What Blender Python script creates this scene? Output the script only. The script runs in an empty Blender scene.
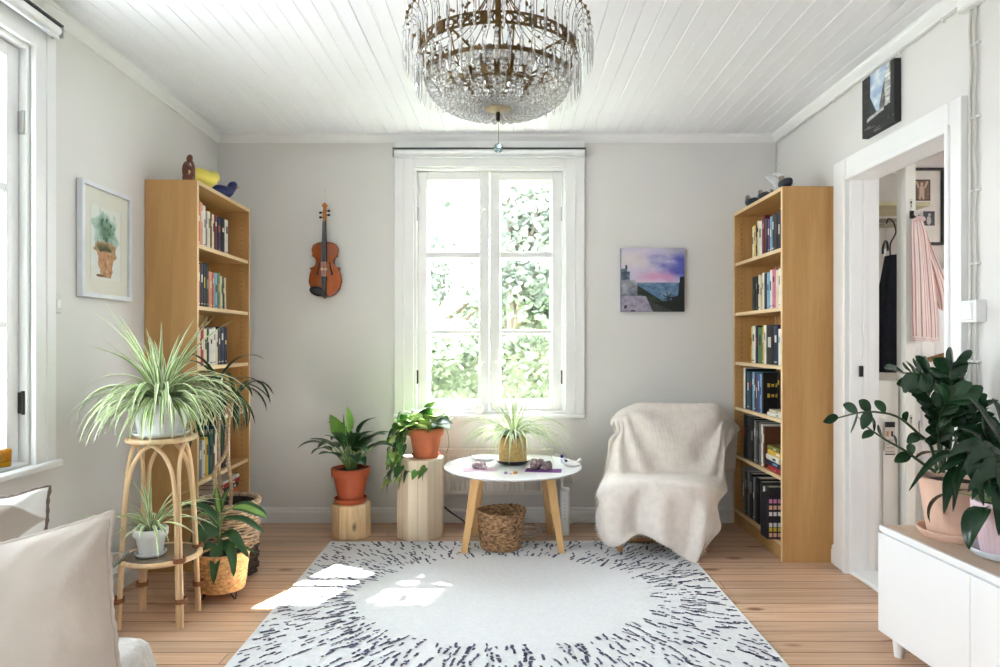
import bpy, math, random
from mathutils import Vector, Matrix, Euler, noise as mnoise
R = math.radians
S = bpy.context.scene
COL = S.collection

# ------------------------------------------------------------------ camera, sky, sun, exposure
EYE = 1.186
cd = bpy.data.cameras.new('camera'); cam = bpy.data.objects.new('camera', cd); COL.objects.link(cam)
cam.location = (0, 0, EYE); cam.rotation_euler = (R(90), 0, 0)
cd.lens = 24; cd.sensor_width = 36; cd.shift_x = -0.008; cd.shift_y = 0.0075; cd.clip_start = 0.05
S.camera = cam

W = bpy.data.worlds.new('sky'); S.world = W; W.use_nodes = True
wn = W.node_tree; wn.nodes.clear()
wo = wn.nodes.new('ShaderNodeOutputWorld'); wb = wn.nodes.new('ShaderNodeBackground')
wc = wn.nodes.new('ShaderNodeTexCoord'); ws = wn.nodes.new('ShaderNodeSeparateXYZ'); wr = wn.nodes.new('ShaderNodeValToRGB')
wn.links.new(wc.outputs['Generated'], ws.inputs[0]); wn.links.new(ws.outputs['Z'], wr.inputs[0])
wr.color_ramp.elements[0].position = 0.0; wr.color_ramp.elements[0].color = (0.93, 0.965, 1.0, 1)
wr.color_ramp.elements[1].position = 0.9; wr.color_ramp.elements[1].color = (0.82, 0.91, 1.0, 1)
wn.links.new(wr.outputs[0], wb.inputs[0]); wn.links.new(wb.outputs[0], wo.inputs[0])
wb.inputs[1].default_value = 4.0

sl = bpy.data.lights.new('sun', 'SUN'); sun = bpy.data.objects.new('sun', sl); COL.objects.link(sun)
sl.energy = 34; sl.angle = R(0.6); sl.color = (1.0, 0.95, 0.86)
sun.rotation_euler = Vector((-0.40, -0.95, -1.36)).to_track_quat('-Z', 'Y').to_euler()
sun.location = (2, 8, 8)

def portal(name, loc, rot, sx, sy):
    l = bpy.data.lights.new(name, 'AREA'); l.shape = 'RECTANGLE'; l.size = sx; l.size_y = sy
    l.cycles.is_portal = True
    o = bpy.data.objects.new(name, l); COL.objects.link(o); o.location = loc; o.rotation_euler = rot
    return o

S.view_settings.view_transform = 'Standard'; S.view_settings.look = 'None'
S.view_settings.gamma = 1; S.view_settings.use_curve_mapping = False
S.view_settings.exposure = 2.4
try:
    cy = S.cycles
    cy.max_bounces = 32; cy.diffuse_bounces = 4; cy.glossy_bounces = 5; cy.transmission_bounces = 28; cy.transparent_max_bounces = 16
    cy.caustics_reflective = False; cy.caustics_refractive = False
    cy.sample_clamp_indirect = 8
    cy.use_denoising = True
except Exception:
    pass

# ------------------------------------------------------------------ helpers
def at(px, py, Y):
    return Vector(((px - 508) / 667 * Y, Y, EYE + (341 - py) / 667 * Y))

def lerp(a, b, t): return a + (b - a) * t
def clamp(x, a=0., b=1.): return max(a, min(b, x))
def sstep(a, b, x):
    t = clamp((x - a) / (b - a)); return t * t * (3 - 2 * t)

def cat(pts, n):
    """Catmull-Rom resample of a list of vectors into n points."""
    P = [Vector(p) for p in pts]; m = len(P) - 1; out = []
    for i in range(n):
        t = i / (n - 1) * m; k = min(int(t), m - 1); f = t - k
        a = P[max(k - 1, 0)]; b = P[k]; c = P[k + 1]; d = P[min(k + 2, m)]
        out.append(0.5 * ((2 * b) + (c - a) * f + (2 * a - 5 * b + 4 * c - d) * f * f + (3 * b - a - 3 * c + d) * f ** 3))
    return out

class MB:
    def __init__(s): s.v = []; s.f = []; s.m = []
    def add(s, vs, fs, mi=0):
        b = len(s.v); s.v.extend(tuple(x) for x in vs)
        for f in fs: s.f.append([i + b for i in f]); s.m.append(mi)
    def box(s, c, size, mi=0, rot=None, taper=None):
        x, y, z = [d / 2 for d in size]; c = Vector(c)
        vs = [Vector((a, b, d)) for d in (-z, z) for b in (-y, y) for a in (-x, x)]
        if taper: vs = [Vector((p.x * (taper if p.z > 0 else 1), p.y * (taper if p.z > 0 else 1), p.z)) for p in vs]
        if rot is not None:
            m = rot if isinstance(rot, Matrix) else Euler(rot).to_matrix()
            vs = [m @ p for p in vs]
        s.add([p + c for p in vs], [(0, 2, 3, 1), (4, 5, 7, 6), (0, 1, 5, 4), (2, 6, 7, 3), (0, 4, 6, 2), (1, 3, 7, 5)], mi)
    def bx(s, x0, x1, y0, y1, z0, z1, mi=0):
        s.box(((x0 + x1) / 2, (y0 + y1) / 2, (z0 + z1) / 2), (x1 - x0, y1 - y0, z1 - z0), mi)
    def tube(s, pts, r, n=8, mi=0, caps=True, closed=False):
        P = [Vector(p) for p in pts]; k = len(P)
        rs = r if isinstance(r, (list, tuple)) else [r] * k
        t0 = (P[1] - P[0]).normalized(); up = Vector((0, 0, 1)) if abs(t0.z) < .9 else Vector((1, 0, 0))
        u = t0.cross(up).normalized(); vs = []
        for i, p in enumerate(P):
            if closed: t = (P[(i + 1) % k] - P[i - 1])
            else: t = P[min(i + 1, k - 1)] - P[max(i - 1, 0)]
            t.normalize(); u = (u - t * u.dot(t))
            if u.length < 1e-6: u = t.orthogonal()
            u.normalize(); w = t.cross(u)
            for j in range(n):
                a = 2 * math.pi * j / n; vs.append(p + (u * math.cos(a) + w * math.sin(a)) * rs[i])
        fs = []
        for i in range(k if closed else k - 1):
            for j in range(n):
                a = i * n + j; b = i * n + (j + 1) % n; i2 = (i + 1) % k
                fs.append((a, b, i2 * n + (j + 1) % n, i2 * n + j))
        if caps and not closed: fs.append(tuple(range(n - 1, -1, -1))); fs.append(tuple((k - 1) * n + j for j in range(n)))
        s.add(vs, fs, mi)
    def lathe(s, prof, n=24, c=(0, 0, 0), mi=0, rib=None, cap=False):
        c = Vector(c); vs = []; fs = []
        for (r, z) in prof:
            for j in range(n):
                a = 2 * math.pi * j / n; rr = r * (rib(a, z) if rib else 1)
                vs.append(c + Vector((rr * math.cos(a), rr * math.sin(a), z)))
        for i in range(len(prof) - 1):
            for j in range(n): fs.append((i * n + j, i * n + (j + 1) % n, (i + 1) * n + (j + 1) % n, (i + 1) * n + j))
        if cap: fs.append(tuple(range(n - 1, -1, -1))); fs.append(tuple((len(prof) - 1) * n + j for j in range(n)))
        s.add(vs, fs, mi)
    def ball(s, c, r, nu=10, nv=7, mi=0, sc=(1, 1, 1), rot=None):
        c = Vector(c); vs = []; fs = []
        for i in range(nv + 1):
            th = math.pi * i / nv
            for j in range(nu):
                a = 2 * math.pi * j / nu
                p = Vector((r * sc[0] * math.sin(th) * math.cos(a), r * sc[1] * math.sin(th) * math.sin(a), -r * sc[2] * math.cos(th)))
                if rot is not None: p = (rot if isinstance(rot, Matrix) else Euler(rot).to_matrix()) @ p
                vs.append(c + p)
        for i in range(nv):
            for j in range(nu): fs.append((i * nu + j, i * nu + (j + 1) % nu, (i + 1) * nu + (j + 1) % nu, (i + 1) * nu + j))
        s.add(vs, fs, mi)
    def prism(s, outline, z0, z1, mi=0, c=(0, 0, 0)):
        n = len(outline); c = Vector(c)
        vs = [c + Vector((x, y, z0)) for x, y in outline] + [c + Vector((x, y, z1)) for x, y in outline]
        s.add(vs, [tuple(range(n - 1, -1, -1)), tuple(range(n, 2 * n))] + [(i, (i + 1) % n, n + (i + 1) % n, n + i) for i in range(n)], mi)
    def grid(s, rows, mi=0, wrap=False):
        nr = len(rows); nc = len(rows[0]); vs = [p for r in rows for p in r]; fs = []
        for i in range(nr - 1):
            for j in range(nc if wrap else nc - 1):
                j2 = (j + 1) % nc
                fs.append((i * nc + j, i * nc + j2, (i + 1) * nc + j2, (i + 1) * nc + j))
        s.add(vs, fs, mi)
    def blade(s, pts, ws, nrm=None, fold=.25, mats=(0, 0), twist=0.):
        """leaf blade along pts, half widths ws; five verts across; mats=(edge, middle)."""
        P = [Vector(p) for p in pts]; k = len(P); vs = []; fs = []; ms = []
        last = None
        for i, p in enumerate(P):
            t = (P[min(i + 1, k - 1)] - P[max(i - 1, 0)]).normalized()
            nn = Vector(nrm) if nrm is not None else Vector((0, 0, 1))
            side = t.cross(nn)
            if side.length < .15: side = last.copy() if last is not None else t.orthogonal()
            side.normalize()
            if last is not None:
                if side.dot(last) < 0: side = -side
                side = (side + last * 1.5).normalized(); side = (side - t * side.dot(t)).normalized()
            last = side
            up = side.cross(t).normalized()
            if twist:
                m = Matrix.Rotation(twist * i / k, 3, t); side2 = m @ side; up2 = m @ up
            else: side2, up2 = side, up
            w = ws[i]
            for q in (-1, -.5, 0, .5, 1): vs.append(p + side2 * (q * w) + up2 * (abs(q) * w * fold))
        for i in range(k - 1):
            for j in range(4): fs.append((i * 5 + j, i * 5 + j + 1, i * 5 + 6 + j, i * 5 + 5 + j)); ms.append(mats[0] if j in (0, 3) else mats[1])
        b = len(s.v); s.v.extend(tuple(x) for x in vs)
        for f, m in zip(fs, ms): s.f.append([i + b for i in f]); s.m.append(m)
    def build(s, name, mats, parent=None, smooth=True, angle=35, bevel=0, seg=2, loc=None, rot=None, subsurf=0, solid=0):
        me = bpy.data.meshes.new(name); me.from_pydata(s.v, [], s.f)
        mats = mats if isinstance(mats, (list, tuple)) else [mats]
        for m in mats: me.materials.append(m)
        me.polygons.foreach_set('material_index', s.m)
        if smooth:
            me.polygons.foreach_set('use_smooth', [True] * len(s.f))
            if not subsurf: me.set_sharp_from_angle(angle=R(angle))
        me.validate(); me.update()
        o = bpy.data.objects.new(name, me); COL.objects.link(o)
        if parent is not None: o.parent = parent
        if loc is not None: o.location = loc
        if rot is not None: o.rotation_euler = rot
        if solid:
            md = o.modifiers.new('thick', 'SOLIDIFY'); md.thickness = solid; md.offset = 0
        if bevel:
            md = o.modifiers.new('bevel', 'BEVEL'); md.width = bevel; md.segments = seg; md.limit_method = 'ANGLE'; md.angle_limit = R(40)
        if subsurf:
            md = o.modifiers.new('sub', 'SUBSURF'); md.levels = subsurf; md.render_levels = subsurf
        return o

def tag(o, label=None, cat=None, group=None, kind=None):
    if label: o['label'] = label
    if cat: o['category'] = cat
    if group: o['group'] = group
    if kind: o['kind'] = kind
    return o
def thing(name, label, cat, loc=(0, 0, 0), rotz=0, group=None):
    o = bpy.data.objects.new(name, None); COL.objects.link(o); o.location = loc; o.rotation_euler = (0, 0, rotz)
    o.empty_display_size = .05
    return tag(o, label, cat, group)
def struct(o): o['kind'] = 'structure'; return o
def copy_tree(o, parent=None):
    c = o.copy(); COL.objects.link(c); c.parent = parent
    for ch in list(o.children): copy_tree(ch, c)
    return c

# ------------------------------------------------------------------ materials
def srgb(r, g, b):
    f = lambda c: (c / 255 / 12.92) if c <= 10 else ((c / 255 + .055) / 1.055) ** 2.4
    return (f(r), f(g), f(b))
MATS = {}
def mat(name, col, rough=.5, metal=0., spec=.5, noise=None, bump=None, sheen=0., trans=0., ior=1.45, sub=0., coat=0.):
    """noise=(scale, amount, (sx,sy,sz)), bump=(scale, strength, (sx,sy,sz))"""
    if name in MATS: return MATS[name]
    m = bpy.data.materials.new(name); m.use_nodes = True; nt = m.node_tree
    p = nt.nodes['Principled BSDF']
    p.inputs['Base Color'].default_value = (*col, 1); p.inputs['Roughness'].default_value = rough
    p.inputs['Metallic'].default_value = metal; p.inputs['Specular IOR Level'].default_value = spec
    if sheen: p.inputs['Sheen Weight'].default_value = sheen
    if trans: p.inputs['Transmission Weight'].default_value = trans
    if coat: p.inputs['Coat Weight'].default_value = coat
    p.inputs['IOR'].default_value = ior
    tc = nt.nodes.new('ShaderNodeTexCoord')
    def nz(scale, stretch):
        mp = nt.nodes.new('ShaderNodeMapping'); mp.inputs['Scale'].default_value = stretch
        nt.links.new(tc.outputs['Object'], mp.inputs[0])
        n = nt.nodes.new('ShaderNodeTexNoise'); n.inputs['Scale'].default_value = scale; n.inputs['Detail'].default_value = 4
        nt.links.new(mp.outputs[0], n.inputs['Vector']); return n
    if noise is None: noise = (9, .06, (1, 1, 1))
    n = nz(noise[0], noise[2]); a = noise[1]
    rp = nt.nodes.new('ShaderNodeValToRGB')
    rp.color_ramp.elements[0].position = .3; rp.color_ramp.elements[1].position = .7
    rp.color_ramp.elements[0].color = (*[c * (1 - a) for c in col], 1); rp.color_ramp.elements[1].color = (*[min(1, c * (1 + a)) for c in col], 1)
    nt.links.new(n.outputs['Fac'], rp.inputs[0]); nt.links.new(rp.outputs[0], p.inputs['Base Color'])
    if bump:
        b = nz(bump[0], bump[2] if len(bump) > 2 else (1, 1, 1)); bn = nt.nodes.new('ShaderNodeBump')
        bn.inputs['Strength'].default_value = bump[1]; bn.inputs['Distance'].default_value = .01
        nt.links.new(b.outputs['Fac'], bn.inputs['Height']); nt.links.new(bn.outputs[0], p.inputs['Normal'])
    MATS[name] = m; return m

def wood(name, light, dark, axis=2, scale=1., rough=.45, knots=0., strength=1.):
    """grain runs along axis in object space"""
    if name in MATS: return MATS[name]
    m = bpy.data.materials.new(name); m.use_nodes = True; nt = m.node_tree; L = nt.links
    p = nt.nodes['Principled BSDF']; p.inputs['Roughness'].default_value = rough; p.inputs['Specular IOR Level'].default_value = .35
    tc = nt.nodes.new('ShaderNodeTexCoord'); mp = nt.nodes.new('ShaderNodeMapping')
    st = [9, 9, 9]; st[axis] = .8
    mp.inputs['Scale'].default_value = [x * scale for x in st]; L.new(tc.outputs['Object'], mp.inputs[0])
    n = nt.nodes.new('ShaderNodeTexNoise'); n.inputs['Scale'].default_value = 1.6; n.inputs['Detail'].default_value = 6; n.inputs['Distortion'].default_value = 1.2
    L.new(mp.outputs[0], n.inputs['Vector'])
    mp2 = nt.nodes.new('ShaderNodeMapping'); st2 = [60, 60, 60]; st2[axis] = 2.5; mp2.inputs['Scale'].default_value = st2; L.new(tc.outputs['Object'], mp2.inputs[0])
    n2 = nt.nodes.new('ShaderNodeTexNoise'); n2.inputs['Scale'].default_value = 3; L.new(mp2.outputs[0], n2.inputs['Vector'])
    mx = nt.nodes.new('ShaderNodeMath'); mx.operation = 'MULTIPLY_ADD'; mx.inputs[1].default_value = .35; L.new(n2.outputs['Fac'], mx.inputs[0]); 
    ml = nt.nodes.new('ShaderNodeMath'); ml.operation = 'MULTIPLY'; ml.inputs[1].default_value = .7; L.new(n.outputs['Fac'], ml.inputs[0]); L.new(ml.outputs[0], mx.inputs[2])
    rp = nt.nodes.new('ShaderNodeValToRGB'); e = rp.color_ramp.elements
    e[0].position = .36; e[0].color = (*dark, 1); e[1].position = .66; e[1].color = (*light, 1); L.new(mx.outputs[0], rp.inputs[0])
    out = rp.outputs[0]
    if knots:
        mp3 = nt.nodes.new('ShaderNodeMapping'); s3 = [1, 1, 1]; s3[axis] = .55; mp3.inputs['Scale'].default_value = s3; L.new(tc.outputs['Object'], mp3.inputs[0])
        vo = nt.nodes.new('ShaderNodeTexVoronoi'); vo.inputs['Scale'].default_value = knots; L.new(mp3.outputs[0], vo.inputs['Vector'])
        kr = nt.nodes.new('ShaderNodeValToRGB'); ke = kr.color_ramp.elements
        ke[0].position = .07; ke[0].color = (1, 1, 1, 1); ke[1].position = .17; ke[1].color = (0, 0, 0, 1); L.new(vo.outputs['Distance'], kr.inputs[0])
        mc = nt.nodes.new('ShaderNodeMixRGB'); mc.inputs[2].default_value = (*[c * .38 for c in dark], 1); L.new(kr.outputs[0], mc.inputs[0]); L.new(out, mc.inputs[1]); out = mc.outputs[0]
    L.new(out, p.inputs['Base Color'])
    bn = nt.nodes.new('ShaderNodeBump'); bn.inputs['Strength'].default_value = .08 * strength; bn.inputs['Distance'].default_value = .005
    L.new(n2.outputs['Fac'], bn.inputs['Height']); L.new(bn.outputs[0], p.inputs['Normal'])
    MATS[name] = m; return m

def pane_mat():
    if 'pane' in MATS: return MATS['pane']
    m = bpy.data.materials.new('window_glass'); m.use_nodes = True; nt = m.node_tree; nt.nodes.clear()
    o = nt.nodes.new('ShaderNodeOutputMaterial'); t = nt.nodes.new('ShaderNodeBsdfTransparent'); g = nt.nodes.new('ShaderNodeBsdfGlossy')
    t.inputs[0].default_value = (.97, .985, .98, 1)
    g.inputs['Roughness'].default_value = .02; x = nt.nodes.new('ShaderNodeMixShader'); f = nt.nodes.new('ShaderNodeLayerWeight'); f.inputs[0].default_value = .5
    pw = nt.nodes.new('ShaderNodeMath'); pw.operation = 'POWER'; pw.inputs[1].default_value = 5; nt.links.new(f.outputs['Facing'], pw.inputs[0])
    ma = nt.nodes.new('ShaderNodeMath'); ma.operation = 'MULTIPLY_ADD'; ma.inputs[1].default_value = .5; ma.inputs[2].default_value = .02; nt.links.new(pw.outputs[0], ma.inputs[0])
    nt.links.new(ma.outputs[0], x.inputs[0]); nt.links.new(t.outputs[0], x.inputs[1]); nt.links.new(g.outputs[0], x.inputs[2]); nt.links.new(x.outputs[0], o.inputs[0])
    MATS['pane'] = m; return m

def attr_mat(name, rough=.6, bump=0):
    if name in MATS: return MATS[name]
    m = bpy.data.materials.new(name); m.use_nodes = True; nt = m.node_tree; p = nt.nodes['Principled BSDF']
    a = nt.nodes.new('ShaderNodeAttribute'); a.attribute_name = 'paint'; nt.links.new(a.outputs['Color'], p.inputs['Base Color'])
    p.inputs['Roughness'].default_value = rough
    if bump:
        n = nt.nodes.new('ShaderNodeTexNoise'); n.inputs['Scale'].default_value = 90; b = nt.nodes.new('ShaderNodeBump'); b.inputs['Strength'].default_value = bump
        nt.links.new(n.outputs['Fac'], b.inputs['Height']); nt.links.new(b.outputs[0], p.inputs['Normal'])
    MATS[name] = m; return m

def paint_surface(name, w, h, nx, ny, fn, parent, loc, rot, material):
    """flat picture surface in local XZ (normal -Y) with one colour per vertex from fn(u, v)"""
    mb = MB(); rows = []
    for j in range(ny + 1):
        rows.append([Vector((lerp(-w / 2, w / 2, i / nx), 0, lerp(0, h, j / ny))) for i in range(nx + 1)])
    mb.grid(rows)
    o = mb.build(name, material, parent, smooth=False, loc=loc, rot=rot)
    ca = o.data.color_attributes.new('paint', 'FLOAT_COLOR', 'POINT')
    vals = []
    for j in range(ny + 1):
        for i in range(nx + 1):
            c = fn(i / nx, j / ny); vals += [*srgb(*[clamp(x, 0, 255) for x in c]), 1.]
    ca.data.foreach_set('color', vals)
    return o
def fbm(x, y, z=0., o=4): return mnoise.fractal(Vector((x, y, z)), 1., 2., o)

WHITE = mat('white_paint', srgb(238, 238, 238), .35, noise=(3, .015, (1, 1, 1)))
TRIM = mat('white_trim', srgb(240, 240, 240), .3, noise=(5, .015, (1, 1, 1)))
WALLM = mat('wall_paint', srgb(225, 223, 221), .8, noise=(1.3, .02, (1, 1, 1)), bump=(120, .03))
CEILM = mat('ceiling_paint', srgb(238, 239, 244), .55, noise=(2, .015, (1, 1, 1)))
BIRCH = wood('birch_veneer', srgb(205, 162, 106), srgb(191, 144, 88), 2, .8, .42)
BIRCH_EDGE = wood('birch_edge', srgb(236, 212, 172), srgb(226, 196, 150), 1, .8, .5)
BLACK = mat('black', (.012, .012, .013), .4)
BRASS = mat('brass', (.11, .066, .024), .36, metal=1., noise=(40, .35, (1, 1, 1)))
STEEL = mat('steel', (.55, .55, .55), .3, metal=1.)
GREEN_D = mat('leaf_dark', srgb(42, 78, 40), .35, noise=(14, .3, (1, 1, 1)), spec=.5)
# ------------------------------------------------------------------ the room shell
CEIL = 2.53; YB = 4.36; XL = -1.90; XR = 1.75; LW = 0.0345; YR = -1.6
def lw(s, off=0., z=0.):
    """point on the left wall: s along depth from the back corner, off into the room"""
    return Vector((XL - LW * s + off, YB + s + LW * off, z))

def pine_floor():
    m = bpy.data.materials.new('pine_floorboards'); m.use_nodes = True; nt = m.node_tree; L = nt.links; p = nt.nodes['Principled BSDF']
    p.inputs['Roughness'].default_value = .38; p.inputs['Specular IOR Level'].default_value = .4
    def N(t): return nt.nodes.new(t)
    def MA(op, a, b=None, c=None):
        n = N('ShaderNodeMath'); n.operation = op
        for i, x in enumerate((a, b, c)):
            if x is None: continue
            if isinstance(x, (int, float)): n.inputs[i].default_value = x
            else: L.new(x, n.inputs[i])
        return n.outputs[0]
    tc = N('ShaderNodeTexCoord'); sp = N('ShaderNodeSeparateXYZ'); L.new(tc.outputs['Object'], sp.inputs[0])
    pw = .094
    yy = MA('DIVIDE', sp.outputs['Y'], pw); row = MA('FLOOR', yy); fy = MA('FRACT', yy)
    wn1 = N('ShaderNodeTexWhiteNoise'); wn1.noise_dimensions = '1D'; L.new(row, wn1.inputs['W'])
    xo = MA('MULTIPLY_ADD', wn1.outputs['Value'], 3.7, sp.outputs['X']); xx = MA('DIVIDE', xo, 2.6); cx = MA('FLOOR', xx); fx = MA('FRACT', xx)
    cid = MA('MULTIPLY_ADD', cx, 17.3, row); wn2 = N('ShaderNodeTexWhiteNoise'); wn2.noise_dimensions = '1D'; L.new(cid, wn2.inputs['W'])
    cb = N('ShaderNodeCombineXYZ'); L.new(MA('MULTIPLY', sp.outputs['X'], 1.4), cb.inputs[0]); L.new(MA('MULTIPLY', sp.outputs['Y'], 34.), cb.inputs[1]); L.new(MA('MULTIPLY', cid, 3.1), cb.inputs[2])
    n1 = N('ShaderNodeTexNoise'); n1.inputs['Scale'].default_value = 1.6; n1.inputs['Detail'].default_value = 5; n1.inputs['Distortion'].default_value = .8; L.new(cb.outputs[0], n1.inputs['Vector'])
    rp = N('ShaderNodeValToRGB'); e = rp.color_ramp.elements
    e[0].position = .3; e[0].color = (*srgb(198, 158, 128), 1); e[1].position = .72; e[1].color = (*srgb(224, 190, 162), 1); L.new(n1.outputs['Fac'], rp.inputs[0])
    hs = N('ShaderNodeHueSaturation'); L.new(rp.outputs[0], hs.inputs['Color'])
    L.new(MA('MULTIPLY_ADD', wn2.outputs['Value'], .22, .87), hs.inputs['Value'])
    # knots
    ck = N('ShaderNodeCombineXYZ'); L.new(MA('MULTIPLY', sp.outputs['X'], 3.2), ck.inputs[0]); L.new(MA('MULTIPLY', sp.outputs['Y'], 7.), ck.inputs[1]); L.new(MA('MULTIPLY', row, .37), ck.inputs[2])
    vo = N('ShaderNodeTexVoronoi'); vo.inputs['Scale'].default_value = 1.; L.new(ck.outputs[0], vo.inputs['Vector'])
    kr = N('ShaderNodeValToRGB'); ke = kr.color_ramp.elements; ke[0].position = .10; ke[0].color = (1, 1, 1, 1); ke[1].position = .19; ke[1].color = (0, 0, 0, 1); L.new(vo.outputs['Distance'], kr.inputs[0])
    mk = N('ShaderNodeMixRGB'); mk.inputs[2].default_value = (*srgb(132, 84, 52), 1); L.new(MA('MULTIPLY', kr.outputs[0], .85), mk.inputs[0]); L.new(hs.outputs[0], mk.inputs[1])
    # joints
    gy = MA('LESS_THAN', MA('MINIMUM', fy, MA('SUBTRACT', 1., fy)), .03); gx = MA('LESS_THAN', MA('MINIMUM', fx, MA('SUBTRACT', 1., fx)), .0007)
    g = MA('MAXIMUM', gy, gx)
    mg = N('ShaderNodeMixRGB'); mg.inputs[2].default_value = (*srgb(134, 92, 62), 1); L.new(MA('MULTIPLY', g, .9), mg.inputs[0]); L.new(mk.outputs[0], mg.inputs[1])
    L.new(mg.outputs[0], p.inputs['Base Color'])
    bn = N('ShaderNodeBump'); bn.inputs['Strength'].default_value = .35; bn.inputs['Distance'].default_value = .003; L.new(MA('SUBTRACT', 1., g), bn.inputs['Height']); L.new(bn.outputs[0], p.inputs['Normal'])
    return m

f = MB(); f.bx(-2.25, 3.5, -1.75, 4.6, -.06, 0); struct(f.build('floor', pine_floor(), smooth=False))

# beaded board ceiling: real grooves along the depth of the room
c = MB(); xs = []; x = -2.25; k = 0; step = .0735
while x < 3.5:
    d = .006 if k % 2 == 0 else .003; w = .0022 if k % 2 == 0 else .004
    xs += [(x, CEIL), (x + w, CEIL + d), (x + 2 * w, CEIL)]
    if k % 2 == 1: xs += [(x + 2 * w + .004, CEIL - .0015), (x + 2 * w + .008, CEIL)]
    x += step; k += 1
xs.append((3.5, CEIL))
c.grid([[Vector((a, YR - .15, b)) for a, b in xs], [Vector((a, 4.6, b)) for a, b in xs]])
c.bx(-2.25, 3.5, YR - .15, 4.6, CEIL + .02, CEIL + .1)
struct(c.build('ceiling', CEILM, smooth=False))

def wall(name, loc, rotz, u0, u1, holes, t, m=WALLM, top=CEIL + .02):
    """wall in its own frame: X along, Y outward, Z up; holes = (u0,u1,z0,z1)"""
    us = sorted({u0, u1, *[h[0] for h in holes], *[h[1] for h in holes]}); zs = sorted({-.02, top, *[max(h[2], -.02) for h in holes], *[h[3] for h in holes]})
    mb = MB()
    for i in range(len(us) - 1):
        for j in range(len(zs) - 1):
            a, b, p, q = us[i], us[i + 1], zs[j], zs[j + 1]
            if any(h[0] - 1e-6 <= a and b <= h[1] + 1e-6 and h[2] - .021 <= p and q <= h[3] + 1e-6 for h in holes): continue
            mb.add([(a, 0, p), (b, 0, p), (b, 0, q), (a, 0, q)], [(0, 1, 2, 3)]); mb.add([(a, t, p), (b, t, p), (b, t, q), (a, t, q)], [(3, 2, 1, 0)])
    for (a, b, p, q) in holes:
        p = max(p, -.02)
        mb.add([(a, 0, p), (a, t, p), (a, t, q), (a, 0, q)], [(0, 1, 2, 3)]); mb.add([(b, 0, p), (b, t, p), (b, t, q), (b, 0, q)], [(3, 2, 1, 0)])
        mb.add([(a, 0, q), (b, 0, q), (b, t, q), (a, t, q)], [(3, 2, 1, 0)]); mb.add([(a, 0, p), (b, 0, p), (b, t, p), (a, t, p)], [(0, 1, 2, 3)])
    a, b, p, q = u0, u1, -.02, top
    mb.add([(a, 0, p), (a, t, p), (a, t, q), (a, 0, q)], [(0, 1, 2, 3)]); mb.add([(b, 0, p), (b, t, p), (b, t, q), (b, 0, q)], [(3, 2, 1, 0)])
    mb.add([(a, 0, q), (b, 0, q), (b, t, q), (a, t, q)], [(3, 2, 1, 0)])
    return struct(mb.build(name, m, smooth=False, loc=loc, rot=(0, 0, rotz)))

WZ0, WZ1 = .715, 2.32
WB = (-.616, .375)                       # back window opening
WLs = (-2.786, -1.796)                   # left window opening along the wall
wall('wall_back', (0, YB, 0), 0, -1.90, 1.75, [(*WB, WZ0, WZ1)], .22)
wall('wall_left', (XL, YB, 0), R(90) + LW, -5.97, .22, [(*WLs, WZ0, WZ1), (-4.95, -3.95, WZ0, WZ1)], .22)
wall('wall_right', (XR, 0, 0), R(-90), -YB - .22, 1.6, [(-3.40, -2.61, 0, 2.02)], .11)
wall('wall_rear', (0, YR, 0), R(180), -1.75, 1.72, [], .22)

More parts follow.
